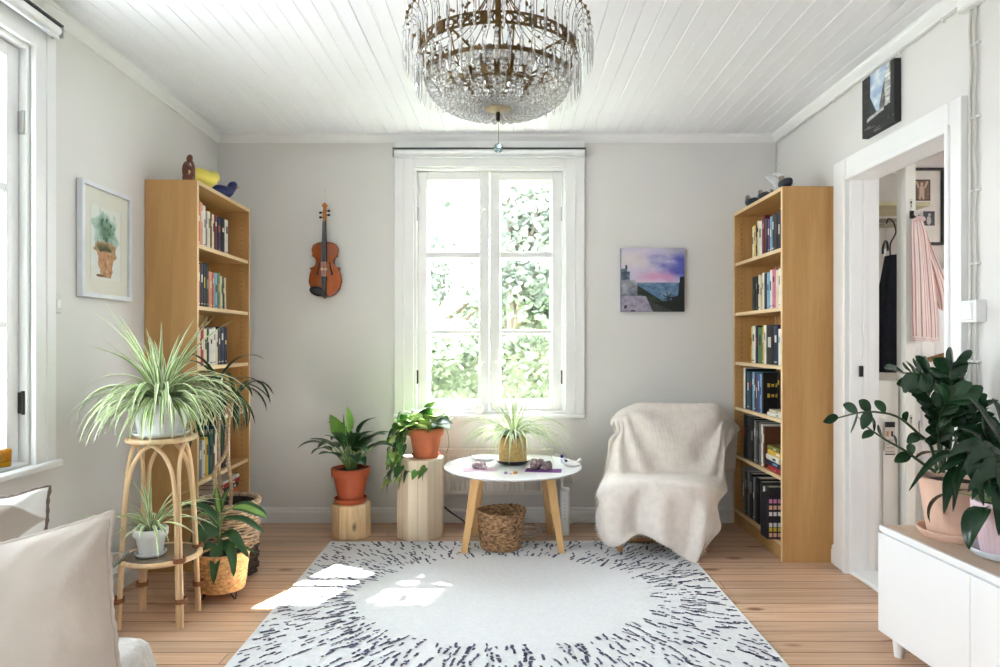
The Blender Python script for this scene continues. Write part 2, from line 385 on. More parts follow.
def window(name, loc, rotz, w, detailed=True):
    e = struct(bpy.data.objects.new(name, None)); COL.objects.link(e); e.location = loc; e.rotation_euler = (0, 0, rotz)
    h = w / 2; z0, z1 = WZ0, WZ1
    cs = MB()
    for s in (-1, 1):
        cs.bx(min(s * h, s * (h + .123)), max(s * h, s * (h + .123)), -.022, .0, z0 - .03, CEIL - .045)
        cs.bx(min(s * (h + .06), s * (h + .066)), max(s * (h + .06), s * (h + .066)), -.027, -.018, z0, CEIL - .05)
    cs.bx(-h, h, -.022, 0, z1, CEIL - .045)
    cs.build('casing', TRIM, e, smooth=False, bevel=.004)
    jb = MB(); t = .018
    jb.bx(-h, -h + t, -.0, .215, z0, z1); jb.bx(h - t, h, 0, .215, z0, z1); jb.bx(-h + t, h - t, 0, .215, z1 - t, z1); jb.bx(-h + t, h - t, 0, .215, z0, z0 + .012)
    jb.build('jamb', TRIM, e, smooth=False, bevel=.003)
    sb = MB(); sb.bx(-h - .125, h + .125, -.05, .0, z0 - .03, z0 - .005); sb.build('sill', TRIM, e, smooth=False, bevel=.006)
    ih = h - t - .003; zt = z1 - t - .004; zb = z0 + .014
    bars = [(1.786, 1.723), (1.272, 1.222)]
    for s in (-1, 1):
        x0, x1 = (-ih, -.004) if s < 0 else (.004, ih)
        def sash(y0, y1, st, rail_b, rail_t, grow):
            m = MB()
            m.bx(x0, x0 + st, y0, y1, zb, zt); m.bx(x1 - st, x1, y0, y1, zb, zt)
            m.bx(x0 + st, x1 - st, y0, y1, zb, zb + rail_b); m.bx(x0 + st, x1 - st, y0, y1, zt - rail_t, zt)
            for (a, b) in bars: m.bx(x0 + st, x1 - st, y0 + .004, y1 - .004, b - grow + .012, a + grow - .012)
            return m
        sa = sash(.028, .066, .064, .058, .052, 0).build('sash', WHITE, e, smooth=False, bevel=.004)
        gl = MB(); gl.bx(x0 + .06, x1 - .06, .046, .049, zb + .05, zt - .045); gl.build('glass', pane_mat(), sa, smooth=False)
        sash(.13, .168, .07, .064, .06, .003).build('outer_sash', WHITE, e, smooth=False, bevel=.004)
        if detailed:
            for z in (.95, 2.02):
                hg = MB(); hg.bx(s * (ih + .002) - .008, s * (ih + .002) + .008, .012, .028, z - .04, z + .04); hg.tube([(s * ih, .012, z - .045), (s * ih, .012, z + .045)], .006)
                hg.build('hinge', STEEL if z > 1 else mat('dark_hinge', (.06, .055, .05), .4, metal=.8), e)
            for z in (1.05, 2.05):
                la = MB(); xx = s * .03; la.box((xx, .02, z), (.014, .014, .05)); la.tube([(xx, .012, z), (xx + s * .012, .0, z), (xx + s * .05, -.002, z - .05 * (1 if s < 0 else .1))], .004)
                la.build('latch', WHITE, e)
    return e

bx_c = (WB[0] + WB[1]) / 2
window('window_1', (bx_c, YB, 0), 0, WB[1] - WB[0])
pl_ = lw((WLs[0] + WLs[1]) / 2)
window('window_2', pl_, R(90) + LW, .99)
window('window_3', lw(-4.45), R(90) + LW, 1.0, False)
portal('sky_portal_back', (bx_c, YB + .24, 1.52), (R(-90), 0, 0), 1.0, 1.65)
for s in (-2.256, -4.45):
    portal('sky_portal_left', lw(s, -.25, 1.52), (R(90), 0, R(-90) + LW), 1.0, 1.65)

# cornices and baseboards
def run_profile(name, prof, p0, p1, inward, m=TRIM):
    """extrude (out, z) profile from p0 to p1; inward = unit vector into the room"""
    mb = MB(); iv = Vector(inward)
    mb.grid([[Vector(p) + iv * o + Vector((0, 0, z)) for (o, z) in prof] for p in (p0, p1)])
    return struct(mb.build(name, m, smooth=False))
crn = [(0, CEIL - .05), (.012, CEIL - .05), (.014, CEIL - .04), (.035, CEIL - .02), (.04, CEIL - .012), (.04, CEIL + .001), (0, CEIL + .001)]
bsb = [(0, .001), (.02, .001), (.02, .07), (.016, .078), (.016, .092), (.008, .1), (0, .1)]
run_profile('trim_1', crn, (-1.9, YB, 0), (1.75, YB, 0), (0, -1, 0))
run_profile('trim_2', crn, lw(-5.96), lw(0), (1, LW, 0))
run_profile('trim_3', crn, (XR, YR, 0), (XR, YB, 0), (-1, 0, 0))
run_profile('baseboard_back', bsb, (-1.9, YB, 0), (1.75, YB, 0), (0, -1, 0))
run_profile('baseboard_left', bsb, lw(-5.96), lw(0), (1, LW, 0))
run_profile('baseboard_right', bsb, (XR, 3.53, 0), (XR, YB, 0), (-1, 0, 0))
run_profile('baseboard_near', bsb, (XR, YR, 0), (XR, 1.55, 0), (-1, 0, 0))

# doorway in the right wall
d = struct(bpy.data.objects.new('door_1', None)); COL.objects.link(d); d.location = (XR, 3.0, 0)
cs = MB()
def dbox(y0, y1, x0, x1, z0, z1): cs.bx(x0 - XR, x1 - XR, y0 - 3, y1 - 3, z0, z1)
dbox(3.404, 3.53, 1.722, 1.75, 0, 2.12); dbox(3.394, 3.425, 1.712, 1.75, 0, 2.03)
dbox(2.535, 2.61, 1.722, 1.75, 0, 2.12); dbox(2.597, 2.62, 1.712, 1.75, 0, 2.03)
dbox(2.61, 3.40, 1.722, 1.75, 2.02, 2.12); dbox(2.62, 3.394, 1.714, 1.75, 2.004, 2.03)
cs.build('casing', TRIM, d, smooth=False, bevel=.004)
jm = MB()
for (y0, y1, z0, z1) in ((3.38, 3.399, 0, 2.019), (2.611, 2.625, 0, 2.02), (2.625, 3.38, 2.003, 2.019)): jm.bx(-.012, .115, y0 - 3, y1 - 3, z0, z1)
jm.bx(.05, .075, .375, .385, 0, 2.005); jm.build('jamb', TRIM, d, smooth=False, bevel=.003)
th = MB(); th.bx(-.01, .12, -.375, .385, 0, .022); th.build('threshold', TRIM, d, smooth=False, bevel=.006)
sp = MB(); sp.bx(.03, .048, .372, .3855, 1.005, 1.06); sp.build('strike_plate', BLACK, d, smooth=False)
oc = MB()
for (y0, y1, z0, z1) in ((3.385, 3.50, 0, 2.10), (2.51, 2.62, 0, 2.10), (2.62, 3.385, 2.01, 2.10)): oc.bx(.11, .135, y0 - 3, y1 - 3, z0, z1)
oc.build('outer_casing', TRIM, d, smooth=False, bevel=.003)

# hallway beyond
HM = mat('hall_wall_paint', srgb(232, 224, 220), .8, noise=(2, .02, (1, 1, 1)))
wall('wall_hall', (0, 3.95, 0), 0, 1.86, 3.4, [], .1, HM)
wall('wall_hall_near', (0, 1.7, 0), R(180), -3.4, -1.86, [], .1, HM)
wall('wall_hall_right', (3.3, 0, 0), R(-90), -4.0, -1.6, [(-2.75, -2.4, 1.15, 1.8)], .1, HM)  # opening in this unseen wall is added to let light into the hall
portal('sky_portal_hall', (3.45, 2.575, 1.475), (R(90), 0, R(90)), .35, .65)
# boarded side of the stair
st = struct(bpy.data.objects.new('trim_4', None)); COL.objects.link(st); st.location = (2.3, 3.9, 0)
pm = MB()
for i in range(9):
    x0 = -.34 + i * .077; zt = 1.18 + (x0 + .33) * .68
    pm.add([(x0, .0, 0), (x0 + .074, .0, 0), (x0 + .074, 0, zt + .05), (x0, 0, zt), (x0, .02, 0), (x0 + .074, .02, 0), (x0 + .074, .02, zt + .05), (x0, .02, zt)],
           [(0, 1, 2, 3), (7, 6, 5, 4), (0, 3, 7, 4), (1, 5, 6, 2), (3, 2, 6, 7)])
pm.bx(-.34, .36, .018, .03, 0, 1.1)
pm.build('boarding', TRIM, st, smooth=False)
sg = MB(); L_ = math.hypot(.75, .51); sg.box((.0, -.012, 1.405), (L_, .03, .06), rot=(0, -math.atan2(.51, .75), 0)); sg.build('stair_string', TRIM, st, smooth=False, bevel=.004)

# ------------------------------------------------------------------ garden outside the back window
GRASS = mat('lawn', srgb(120, 150, 80), .9, noise=(4, .3, (1, 1, 1)))
g = MB(); g.bx(-14, 14, 4.62, 22, -.62, -.5); struct(g.build('ground', GRASS, smooth=False))
def leafm(name, a, b, tr=.5):
    if name in MATS: return MATS[name]
    m = bpy.data.materials.new(name); m.use_nodes = True; nt = m.node_tree; nt.nodes.clear(); L = nt.links
    o = nt.nodes.new('ShaderNodeOutputMaterial'); df = nt.nodes.new('ShaderNodeBsdfDiffuse'); tl = nt.nodes.new('ShaderNodeBsdfTranslucent'); x = nt.nodes.new('ShaderNodeMixShader')
    x.inputs[0].default_value = tr
    tc = nt.nodes.new('ShaderNodeTexCoord'); n = nt.nodes.new('ShaderNodeTexNoise'); n.inputs['Scale'].default_value = 3.5; n.inputs['Detail'].default_value = 6; L.new(tc.outputs['Object'], n.inputs['Vector'])
    rp = nt.nodes.new('ShaderNodeValToRGB'); rp.color_ramp.elements[0].position = .35; rp.color_ramp.elements[1].position = .65
    rp.color_ramp.elements[0].color = (*a, 1); rp.color_ramp.elements[1].color = (*b, 1); L.new(n.outputs['Fac'], rp.inputs[0])
    L.new(rp.outputs[0], df.inputs[0]); L.new(rp.outputs[0], tl.inputs[0]); L.new(df.outputs[0], x.inputs[1]); L.new(tl.outputs[0], x.inputs[2]); L.new(x.outputs[0], o.inputs[0])
    MATS[name] = m; return m
BARK = mat('bark', srgb(120, 108, 98), .9, noise=(8, .4, (1, 1, .2)), bump=(20, .6, (1, 1, .2)))
LEAF_T = leafm('tree_leaves', srgb(104, 113, 106), srgb(160, 168, 158), .35); LEAF_H = leafm('hedge_leaves', srgb(92, 104, 86), srgb(144, 154, 134), .35)
def leaves_mb(clusters, size, rnd):
    mb = MB()
    for (cx, cy, cz, rx, ry, rz, n) in clusters:
        for _ in range(n):
            d = Vector((rnd.gauss(0, 1), rnd.gauss(0, 1), rnd.gauss(0, 1))); d.normalize(); r = rnd.random() ** .45
            p = Vector((cx + d.x * rx * r, cy + d.y * ry * r, cz + d.z * rz * r)); s = size * rnd.uniform(.6, 1.3)
            m = Euler((rnd.uniform(-1, 1), rnd.uniform(-1, 1), rnd.uniform(0, 6.28))).to_matrix()
            mb.add([p + m @ Vector(q) * s for q in ((-.5, 0, 0), (-.2, .3, .05), (.25, .26, .05), (.6, 0, 0), (.25, -.26, .05), (-.2, -.3, .05))], [(0, 1, 2, 3, 4, 5)])
    return mb
def tree(label, x, y, h, trunk_r, clusters, seed, size=.1, zt=None):
    rnd = random.Random(seed)
    t = thing('tree', label, 'tree', (x, y, -.5), 0, 'trees in the garden')
    tr = MB(); top = zt or h * .8
    tr.tube(cat([(0, 0, 0), (.04, .02, top * .35), (-.05, .0, top * .7), (0, 0, top)], 10), [lerp(trunk_r, trunk_r * .3, i / 9) for i in range(10)], 9)
    for (cx, cy, cz, rx, ry, rz, n) in clusters:
        zb = clamp(cz - .8, .6, top); a = Vector((0, 0, zb)); b = Vector((cx, cy, cz))
        tr.tube(cat([a, lerp(a, b, .5) + Vector((0, 0, -.1)), b], 7), [lerp(trunk_r * .4, .012, i / 6) for i in range(7)], 6)
    tr.build('trunk', BARK, t)
    leaves_mb(clusters, size, rnd).build('crown', LEAF_T, t, smooth=False)
    return t
rr = random.Random(5)
def cl(n, cx, cy, cz, sx, sy, sz, r0, r1, k):
    return [(cx + rr.uniform(-sx, sx), cy + rr.uniform(-sy, sy), cz + rr.uniform(-sz, sz), rr.uniform(r0, r1), rr.uniform(r0, r1), rr.uniform(r0, r1) * .8, k) for _ in range(n)]
tree('broad pale leafy tree seen through the left window panes', -1.3, 9.2, 5, .13, cl(16, .1, 0, 3.0, 1.1, .9, 1.4, .45, .8, 420), 1, .12)
tree('grey trunked tree seen through the right window panes above the hedge', .05, 8.2, 5, .11, cl(18, .5, .2, 2.9, .9, .6, 1.3, .4, .7, 460) + [(.1, -.5, 2.4, .6, .3, .5, 500), (.3, -.5, 3.2, .7, .3, .5, 500), (.25, -.45, 3.9, .7, .3, .5, 420)], 2, .11)
tree('tree whose branch hangs high over the window outside', 2.6, 6.9, 6, .12,
     [(-1.75, -.7, 4.75, .5, .5, .55, 420), (-1.25, -.6, 5.2, .6, .55, .5, 420), (-2.05, -.75, 4.0, .36, .4, .3, 190), (-.4, 0, 5.2, .9, .8, .7, 500), (.4, .2, 5.0, 1.0, .8, .8, 500)], 3, .09, 4.6)
rnd = random.Random(9); hb = MB()
for i in range(15000):
    x = rnd.uniform(-3.2, 3.2); u = rnd.random()
    top = 1.62 + .12 * mnoise.noise(Vector((x * 2.2, 0, 0)))
    if u < .55: p = Vector((x, rnd.uniform(-.5, -.34) + .08 * mnoise.noise(Vector((x * 3, 1, rnd.random()))), rnd.uniform(.05, top)))
    else: p = Vector((x, rnd.uniform(-.45, .45), top + rnd.uniform(-.08, .1)))
    m = Euler((rnd.uniform(-1, 1), rnd.uniform(-1, 1), rnd.uniform(0, 6.28))).to_matrix(); s = rnd.uniform(.05, .1)
    hb.add([p + m @ Vector(q) * s for q in ((-.5, 0, 0), (-.2, .3, .05), (.25, .26, .05), (.6, 0, 0), (.25, -.26, .05), (-.2, -.3, .05))], [(0, 1, 2, 3, 4, 5)])
hb.bx(-3.1, 3.1, -.3, .3, .0, 1.5)
h_ = hb.build('hedge', LEAF_H, smooth=False, loc=(0, 6.6, -.5)); tag(h_, 'clipped green hedge outside below the window panes', 'hedge')
fz = thing('garden_fence', 'pale wooden board fence standing behind the garden hedge', 'fence', (0, 11.2, -.5))
fm = MB()
for i in range(56): fm.box((-4.2 + i * .155, 0, 1.15), (.135, .022, 2.3 + .02 * math.sin(i * 7)))
fm.build('boards', mat('fence_wood', srgb(222, 186, 140), .8, noise=(3, .2, (4, 1, .4))), fz, smooth=False)
rl = MB(); rl.box((0, .035, .5), (8.7, .04, .08)); rl.box((0, .035, 1.8), (8.7, .04, .08)); rl.build('rail', mat('fence_wood', (0, 0, 0)), fz, smooth=False)
# ------------------------------------------------------------------ rug
def make_rug():
    rnd = random.Random(11)
    RW = mat('rug_wool', srgb(236, 236, 238), .95, noise=(60, .04, (1, 1, 1)), bump=(140, .5, (1, 3, 1)), sheen=.2)
    RD = mat('rug_dark_yarn', srgb(92, 92, 116), .95, noise=(50, .3, (1, 1, 1)))
    w, h = 2.04, 1.64; mb = MB(); nx, ny = 40, 32
    z = lambda x, y: .011 + .0012 * mnoise.noise(Vector((x * 9, y * 9, 0)))
    rows = []
    for j in range(ny + 1):
        rows.append([Vector((lerp(-w / 2, w / 2, i / nx), lerp(-h / 2, h / 2, j / ny), z(i / nx, j / ny))) for i in range(nx + 1)])
    mb.grid(rows)
    E = [(-w / 2, -h / 2), (w / 2, -h / 2), (w / 2, h / 2), (-w / 2, h / 2)]
    mb.prism(E, 0.001, .009)
    zt = .0135
    A, B = .69, .54
    def dash(cx, cy, ang, ln, wd):
        n = max(2, int(ln / .009)); d = Vector((math.cos(ang), math.sin(ang))); s = Vector((-d.y, d.x)); off = 0
        for i in range(n):
            off += rnd.uniform(-.0035, .0035); c = Vector((cx, cy)) + d * ((i - n / 2) * .009) + s * off
            ww = wd * rnd.uniform(.55, 1.2); hx = .0055
            q = [c - d * hx - s * ww, c + d * hx - s * ww, c + d * hx + s * ww, c - d * hx + s * ww]
            if any(abs(p.x) > w / 2 - .008 or abs(p.y) > h / 2 - .008 for p in q): continue
            if rnd.random() < .1: continue
            mb.add([(p.x, p.y, zt) for p in q], [(0, 1, 2, 3)], 1)
    k = 0; tries = 0; placed = []
    while k < 900 and tries < 60000:
        tries += 1
        x, y = rnd.uniform(-w / 2, w / 2), rnd.uniform(-h / 2, h / 2); rad = math.hypot(x / A, y / B)
        if rad < 1.02 + .05 * mnoise.noise(Vector((math.atan2(y, x) * 4, 0, 3))): continue
        dens = 1.0 * math.exp(-(rad - 1.02) * 1.5) + .14
        dens *= clamp(.9 + 1.1 * mnoise.noise(Vector((x * 5.5, y * 5.5, 7))), .08, 1.2)
        if rnd.random() > dens: continue
        if any((x - a) ** 2 + (y - b) ** 2 < .026 ** 2 for a, b in placed[-1150:]): continue
        placed.append((x, y))
        ang = math.atan2(y / B / B * .6, x / A / A * .6) + rnd.uniform(-.25, .25)
        dash(x, y, ang, rnd.uniform(.02, .085), rnd.uniform(.0034, .0075)); k += 1
    o = mb.build('rug', [RW, RD], smooth=False, loc=(-.012, 3.10, 0), rot=(0, 0, .012))
    tag(o, 'white woollen rug with dark dashes radiating around a plain oval centre', 'rug')
make_rug()
RUGZ = .0125

# ------------------------------------------------------------------ bookcases
SHZ = [.10, .452, .762, 1.052, 1.368, 1.69]     # shelf tops, bottom first
def bookcase(label, loc, rotz, W=.80, D=.275, H=2.015):
    """X = depth towards the open front, Y = along the wall, origin at back near corner"""
    t = thing('bookcase', label, 'bookcase', loc, rotz, 'birch bookcases')
    T = .02
    for y in (0, W - T):
        m = MB(); m.bx(0, D, y, y + T, 0, H, 0); m.bx(D - .0004, D + .0012, y + .0005, y + T - .0005, 0.001, H, 1)
        yy = y + T + .0006 if y == 0 else y - .0006
        for z in [.15 + .032 * i for i in range(57)]:
            if any(abs(z - s) < .024 for s in SHZ): continue
            for x in (.035, D - .045):
                m.box((x, yy, z), (.005, .0012, .005), 2)
        m.build('side_panel', [BIRCH, BIRCH_EDGE, BLACK], t, smooth=False)
    m = MB(); m.bx(.001, D, T, W - T, H - .02, H, 0); m.bx(D - .0004, D + .0012, T, W - T, H - .02, H, 1); m.build('top_panel', [wood('birch_shelf', srgb(205, 162, 106), srgb(191, 144, 88), 1, .8, .42), BIRCH_EDGE], t, smooth=False)
    m = MB(); m.bx(.004, .009, T, W - T, .0, H - .02); m.build('back_panel', BIRCH, t, smooth=False)
    for z in SHZ:
        m = MB(); m.bx(.009, D - .006, T, W - T, z - .02, z, 0); m.bx(D - .0064, D - .0048, T, W - T, z - .02, z, 1); m.build('shelf', [MATS['birch_shelf'], BIRCH_EDGE], t, smooth=False)
    m = MB(); m.bx(D - .03, D - .015, T, W - T, 0, SHZ[0] - .02); m.build('plinth', BIRCH, t, smooth=False)
    return t
LB_ANG = .036
LBX, LBY = -1.8635, 3.42
lb = bookcase('tall birch bookcase against the left wall behind the plants', (LBX, LBY, 0), LB_ANG, W=.775, D=.264)
RBY = 4.345
rb = bookcase('tall birch bookcase against the right wall between armchair and doorway', (1.745, RBY, 0), R(180), W=.775)

PAGES = mat('paper_pages', srgb(226, 216, 196), .9, noise=(80, .08, (1, 1, 8)))
ORD = ['first', 'second', 'third', 'fourth', 'fifth', 'sixth', 'seventh', 'eighth', 'ninth', 'tenth', 'eleventh', 'twelfth', 'thirteenth', 'fourteenth']
BC = {'white': (225, 222, 214), 'cream': (222, 208, 178), 'salmon': (214, 146, 116), 'orange': (196, 92, 52), 'red': (170, 38, 42), 'dark red': (110, 30, 32), 'brown': (96, 62, 42), 'black': (24, 24, 26), 'navy': (32, 38, 66), 'blue': (58, 92, 148), 'pale blue': (124, 168, 196), 'teal': (38, 92, 98),
      'green': (84, 120, 84), 'pale green': (150, 170, 130), 'grey': (128, 128, 126), 'dark grey': (62, 62, 62), 'purple': (98, 64, 110), 'yellow': (214, 178, 66), 'olive': (120, 116, 48), 'pink': (206, 120, 140), 'beige': (196, 176, 140), 'dark green': (36, 62, 48)}
def cover(c): return mat('cover_' + c.replace(' ', '_'), srgb(*BC[c]), .45, noise=(18, .12, (1, 1, 1)))
brnd = random.Random(4)
def book_mb(th, h, d, c):
    """X = depth (spine at +X), Y = thickness, Z = height"""
    m = MB(); cv = .0018
    m.bx(-d, 0, 0, cv, 0, h, 0); m.bx(-d, 0, th - cv, th, 0, h, 0)
    pr = [(0, 0), (.0025, th * .2), (.0035, th * .5), (.0025, th * .8), (0, th)]
    m.grid([[Vector((x, y, z)) for x, y in pr] for z in (0, h)])
    m.add([(x, y, h) for x, y in pr], [tuple(range(5))]); m.bx(-.003, 0, 0, th, 0, h, 0)
    m.bx(-d + .004, -.003, cv, th - cv, .003, h - .003, 1)
    z0 = h * brnd.uniform(.55, .75)
    m.bx(.0034, .0041, th * .3, th * .7, z0 - h * brnd.uniform(.02, .2), z0 + h * .08, 2)
    if brnd.random() < .5: m.bx(.0034, .0041, th * .25, th * .75, h * .06, h * .09, 2)
    return m
def put_book(name_c, other_c, th, h, d, place, label, group, lean=0.):
    """place = function(local xyz)->world matrix handled through parent frame (loc, rotz)"""
    (x, y, z), rotz = place
    m = book_mb(th, h, d, name_c)
    o = m.build('book', [cover(name_c), PAGES, cover(other_c)], None, smooth=False, loc=(x, y, z), rot=(lean, 0, rotz))
    return tag(o, label, 'book', group)
SHN = ['lowest', 'second lowest', 'third', 'fourth', 'fifth', 'top']
def shelf_row(side, k, start, specs):
    """specs = (colour, accent, thickness, height, depth[, lean]); start = offset from the near inner side for left case, from far inner side for right case"""
    y = start
    for i, sp in enumerate(specs):
        c, a, th, h, d = sp[:5]; lean = sp[5] if len(sp) > 5 else 0
        if lean and not (i and len(specs[i - 1]) > 5 and specs[i - 1][5]): y += math.sin(lean) * h + .002
        D = .275 - sp[6] if len(sp) > 6 else .275 - .045
        if side == 'left':
            ca, sa = math.cos(LB_ANG), math.sin(LB_ANG)
            lx, ly = D, .02 + y
            pos = (LBX + lx * ca - ly * sa, LBY + lx * sa + ly * ca, SHZ[k] + .0003); rz = LB_ANG
            end = 'near'
        else:
            lx = D; pos = (1.745 - lx, RBY - .02 - y, SHZ[k] + .0003); rz = R(180); end = 'far'
        tall = 'tall' if h > .245 else 'short' if h < .19 else 'medium'
        thick = 'thick' if th > .03 else 'slim'
        lab = f"{thick} {c} book, {ORD[i]} from the {end} end of the {SHN[k]} shelf, {side} bookcase"
        put_book(c, a, th, h, d, (pos, rz), lab, f'books on the {SHN[k]} shelf of the {side} bookcase', lean)
        y += th + .0008 + (.001 if lean else 0)
# left bookcase, near end first
shelf_row('left', 5, .02, [('salmon', 'cream', .045, .245, .16), ('orange', 'cream', .03, .24, .16), ('salmon', 'white', .035, .235, .16), ('white', 'grey', .035, .225, .15), ('grey', 'white', .02, .2, .15), ('cream', 'olive', .04, .205, .15), ('dark grey', 'cream', .02, .2, .15), ('cream', 'dark red', .03, .2, .15), ('dark red', 'cream', .04, .205, .15), ('navy', 'orange', .05, .2, .15), ('black', 'white', .06, .205, .15), ('white', 'black', .05, .205, .15)])
shelf_row('left', 4, .02, [('black', 'orange', .035, .23, .16), ('orange', 'cream', .04, .225, .16), ('navy', 'white', .035, .23, .16), ('black', 'yellow', .03, .235, .16), ('black', 'grey', .045, .24, .16), ('salmon', 'cream', .04, .2, .15), ('orange', 'cream', .03, .2, .15), ('pale blue', 'navy', .045, .2, .15), ('green', 'yellow', .035, .205, .15), ('cream', 'green', .03, .19, .15, .05), ('dark green', 'cream', .03, .19, .15, .05), ('cream', 'yellow', .02, .185, .15, .05)])
shelf_row('left', 3, .02, [('white', 'red', .03, .2, .15), ('red', 'white', .03, .205, .15), ('white', 'red', .02, .19, .15), ('red', 'white', .04, .21, .15), ('cream', 'black', .04, .2, .15), ('dark green', 'cream', .03, .2, .15), ('white', 'black', .045, .2, .15), ('white', 'grey', .04, .21, .15), ('cream', 'dark grey', .03, .2, .15), ('dark grey', 'white', .035, .21, .15), ('navy', 'white', .05, .215, .15), ('navy', 'cream', .05, .215, .15)])
shelf_row('left', 2, .02, [('brown', 'cream', .04, .2, .15), ('grey', 'white', .05, .19, .15), ('dark red', 'cream', .05, .2, .15), ('olive', 'cream', .05, .21, .15), ('cream', 'red', .04, .2, .15), ('dark grey', 'white', .06, .21, .15), ('teal', 'white', .045, .22, .15), ('white', 'red', .045, .21, .15), ('black', 'salmon', .04, .2, .15), ('red', 'white', .03, .19, .15)])
shelf_row('left', 1, .02, [('cream', 'brown', .05, .19, .15), ('grey', 'white', .05, .2, .15), ('white', 'grey', .04, .2, .15), ('yellow', 'brown', .04, .21, .15), ('teal', 'black', .055, .22, .15), ('brown', 'white', .035, .21, .15), ('white', 'cream', .03, .235, .15), ('blue', 'navy', .05, .255, .15), ('black', 'white', .05, .245, .15), ('dark grey', 'cream', .035, .23, .15), ('white', 'brown', .055, .235, .15)])
# right bookcase, far end first
shelf_row('right', 5, .26, [('cream', 'brown', .035, .19, .15, 0, .02), ('yellow', 'brown', .025, .195, .15, 0, .02), ('black', 'cream', .02, .19, .15, 0, .02), ('cream', 'black', .03, .21, .15, 0, .02), ('white', 'black', .04, .2, .15, 0, .02), ('dark red', 'pink', .05, .225, .15, 0, .02), ('navy', 'purple', .04, .2, .15, 0, .02), ('purple', 'white', .03, .19, .15, 0, .02), ('pale blue', 'white', .03, .2, .15, 0, .02), ('dark grey', 'white', .035, .205, .15, 0, .02), ('black', 'dark grey', .05, .2, .15, 0, .02), ('navy', 'white', .03, .215, .15, 0, .02)])
shelf_row('right', 4, .26, [('black', 'dark grey', .06, .205, .15, 0, .02), ('black', 'grey', .035, .205, .15, 0, .02), ('cream', 'black', .035, .21, .15, 0, .02), ('beige', 'dark red', .03, .2, .15, 0, .02), ('white', 'grey', .025, .215, .15, 0, .02), ('dark grey', 'black', .04, .21, .15, 0, .02), ('pale blue', 'blue', .045, .21, .15, 0, .02), ('white', 'black', .03, .22, .15, 0, .02), ('pink', 'dark red', .05, .22, .15, 0, .02), ('cream', 'white', .04, .21, .15, 0, .02), ('white', 'grey', .03, .215, .15, 0, .02)])
shelf_row('right', 3, .24, [('yellow', 'black', .02, .22, .17, 0, .02), ('white', 'black', .05, .225, .17, 0, .02), ('black', 'red', .04, .225, .17, 0, .02), ('green', 'dark green', .075, .215, .17, 0, .02), ('yellow', 'white', .02, .225, .17, 0, .02), ('white', 'grey', .03, .225, .17, 0, .02), ('black', 'white', .11, .225, .17, 0, .02), ('navy', 'white', .06, .22, .17, 0, .02), ('white', 'pale blue', .04, .2, .17, 0, .02)])
shelf_row('right', 2, .11, [('white', 'cream', .03, .255, .18, 0, .02), ('black', 'dark grey', .03, .25, .18, 0, .02), ('teal', 'white', .05, .235, .18, 0, .02), ('navy', 'red', .04, .23, .18, 0, .02), ('pale blue', 'white', .03, .235, .18, 0, .02), ('dark grey', 'white', .03, .23, .18, 0, .02), ('purple', 'white', .025, .23, .18, 0, .02), ('blue', 'white', .035, .235, .18, 0, .02), ('pale blue', 'navy', .025, .23, .18, 0, .02), ('black', 'teal', .025, .24, .18, 0, .02), ('black', 'yellow', .05, .24, .16, 0, .10), ('black', 'yellow', .07, .24, .16, 0, .10), ('dark grey', 'white', .06, .225, .16, 0, .10)])
shelf_row('right', 1, .11, [('black', 'dark red', .07, .27, .2, 0, .02), ('dark grey', 'black', .05, .27, .2, 0, .02), ('black', 'grey', .06, .265, .2, 0, .02), ('grey', 'white', .03, .255, .2, 0, .02), ('dark grey', 'grey', .05, .25, .2, 0, .02), ('grey', 'dark grey', .03, .25, .2, 0, .02), ('white', 'grey', .025, .245, .2, 0, .02), ('brown', 'cream', .03, .235, .2, 0, .02)])
shelf_row('right', 0, .10, [('grey', 'white', .03, .29, .2, 0, .02), ('dark grey', 'grey', .05, .27, .2, 0, .02), ('grey', 'dark grey', .03, .28, .2, 0, .02), ('black', 'grey', .06, .275, .2, 0, .02), ('grey', 'white', .035, .26, .2, 0, .02), ('black', 'dark grey', .08, .27, .2, 0, .02), ('dark grey', 'white', .04, .26, .2, 0, .02), ('white', 'grey', .03, .24, .2, 0, .02), ('dark grey', 'grey', .06, .25, .2, 0, .02)])
# yellow lettering blocks and ring on the front cover of the black book facing the room
bb = [o for o in COL.objects if o.name.startswith('book') and str(o.get('label', '')).startswith('slim black book, tenth') and 'third shelf, right' in o['label']]
for o in bb:
    m = MB()
    for r_, zz in enumerate((.165, .105)):
        for q in range(4): m.box((-.03 - q * .024, .0258, zz), (.015, .001, .022 - .006 * (q % 2)))
    m.build('cover_lettering', mat('cover_yellow_print', srgb(206, 170, 70), .5), o, smooth=False)
# lying piles
def lie_book(c, a, w, l, th, x, y, z, rz, label, group):
    m = book_mb(th, l, w, c); v2 = []
    for p in m.v: v2.append((p[0], p[2] - l / 2, p[1]))
    m.v = v2
    for f in m.f: f.reverse()
    o = m.build('book', [cover(c), PAGES, cover(a)], None, smooth=False, loc=(x, y, z), rot=(0, 0, rz)); return tag(o, label, 'book', group)
z = SHZ[1] + .0005
for i, (c, a, th, l) in enumerate([('red', 'pink', .026, .2), ('navy', 'pale blue', .03, .215), ('white', 'black', .03, .2), ('yellow', 'white', .03, .19), ('olive', 'white', .022, .185)]):
    lie_book(c, a, .145, l, th, 1.482 + .006 * (i % 2) + .004, 3.72 + .012 * (i % 3), z, R(180) + (.05 if i % 2 else -.04), f"{c} book lying {['at the bottom', 'second from the bottom', 'in the middle', 'second from the top', 'on top'][i]} of the pile, right bookcase", 'books lying in a pile in the right bookcase'); z += th + .0006
lie_book('white', 'grey', .07, .2, .022, 1.484, 3.70, SHZ[2] + .0005, R(180) + .04, 'white pamphlet lying on the third shelf of the right bookcase', 'pamphlets in the right bookcase')
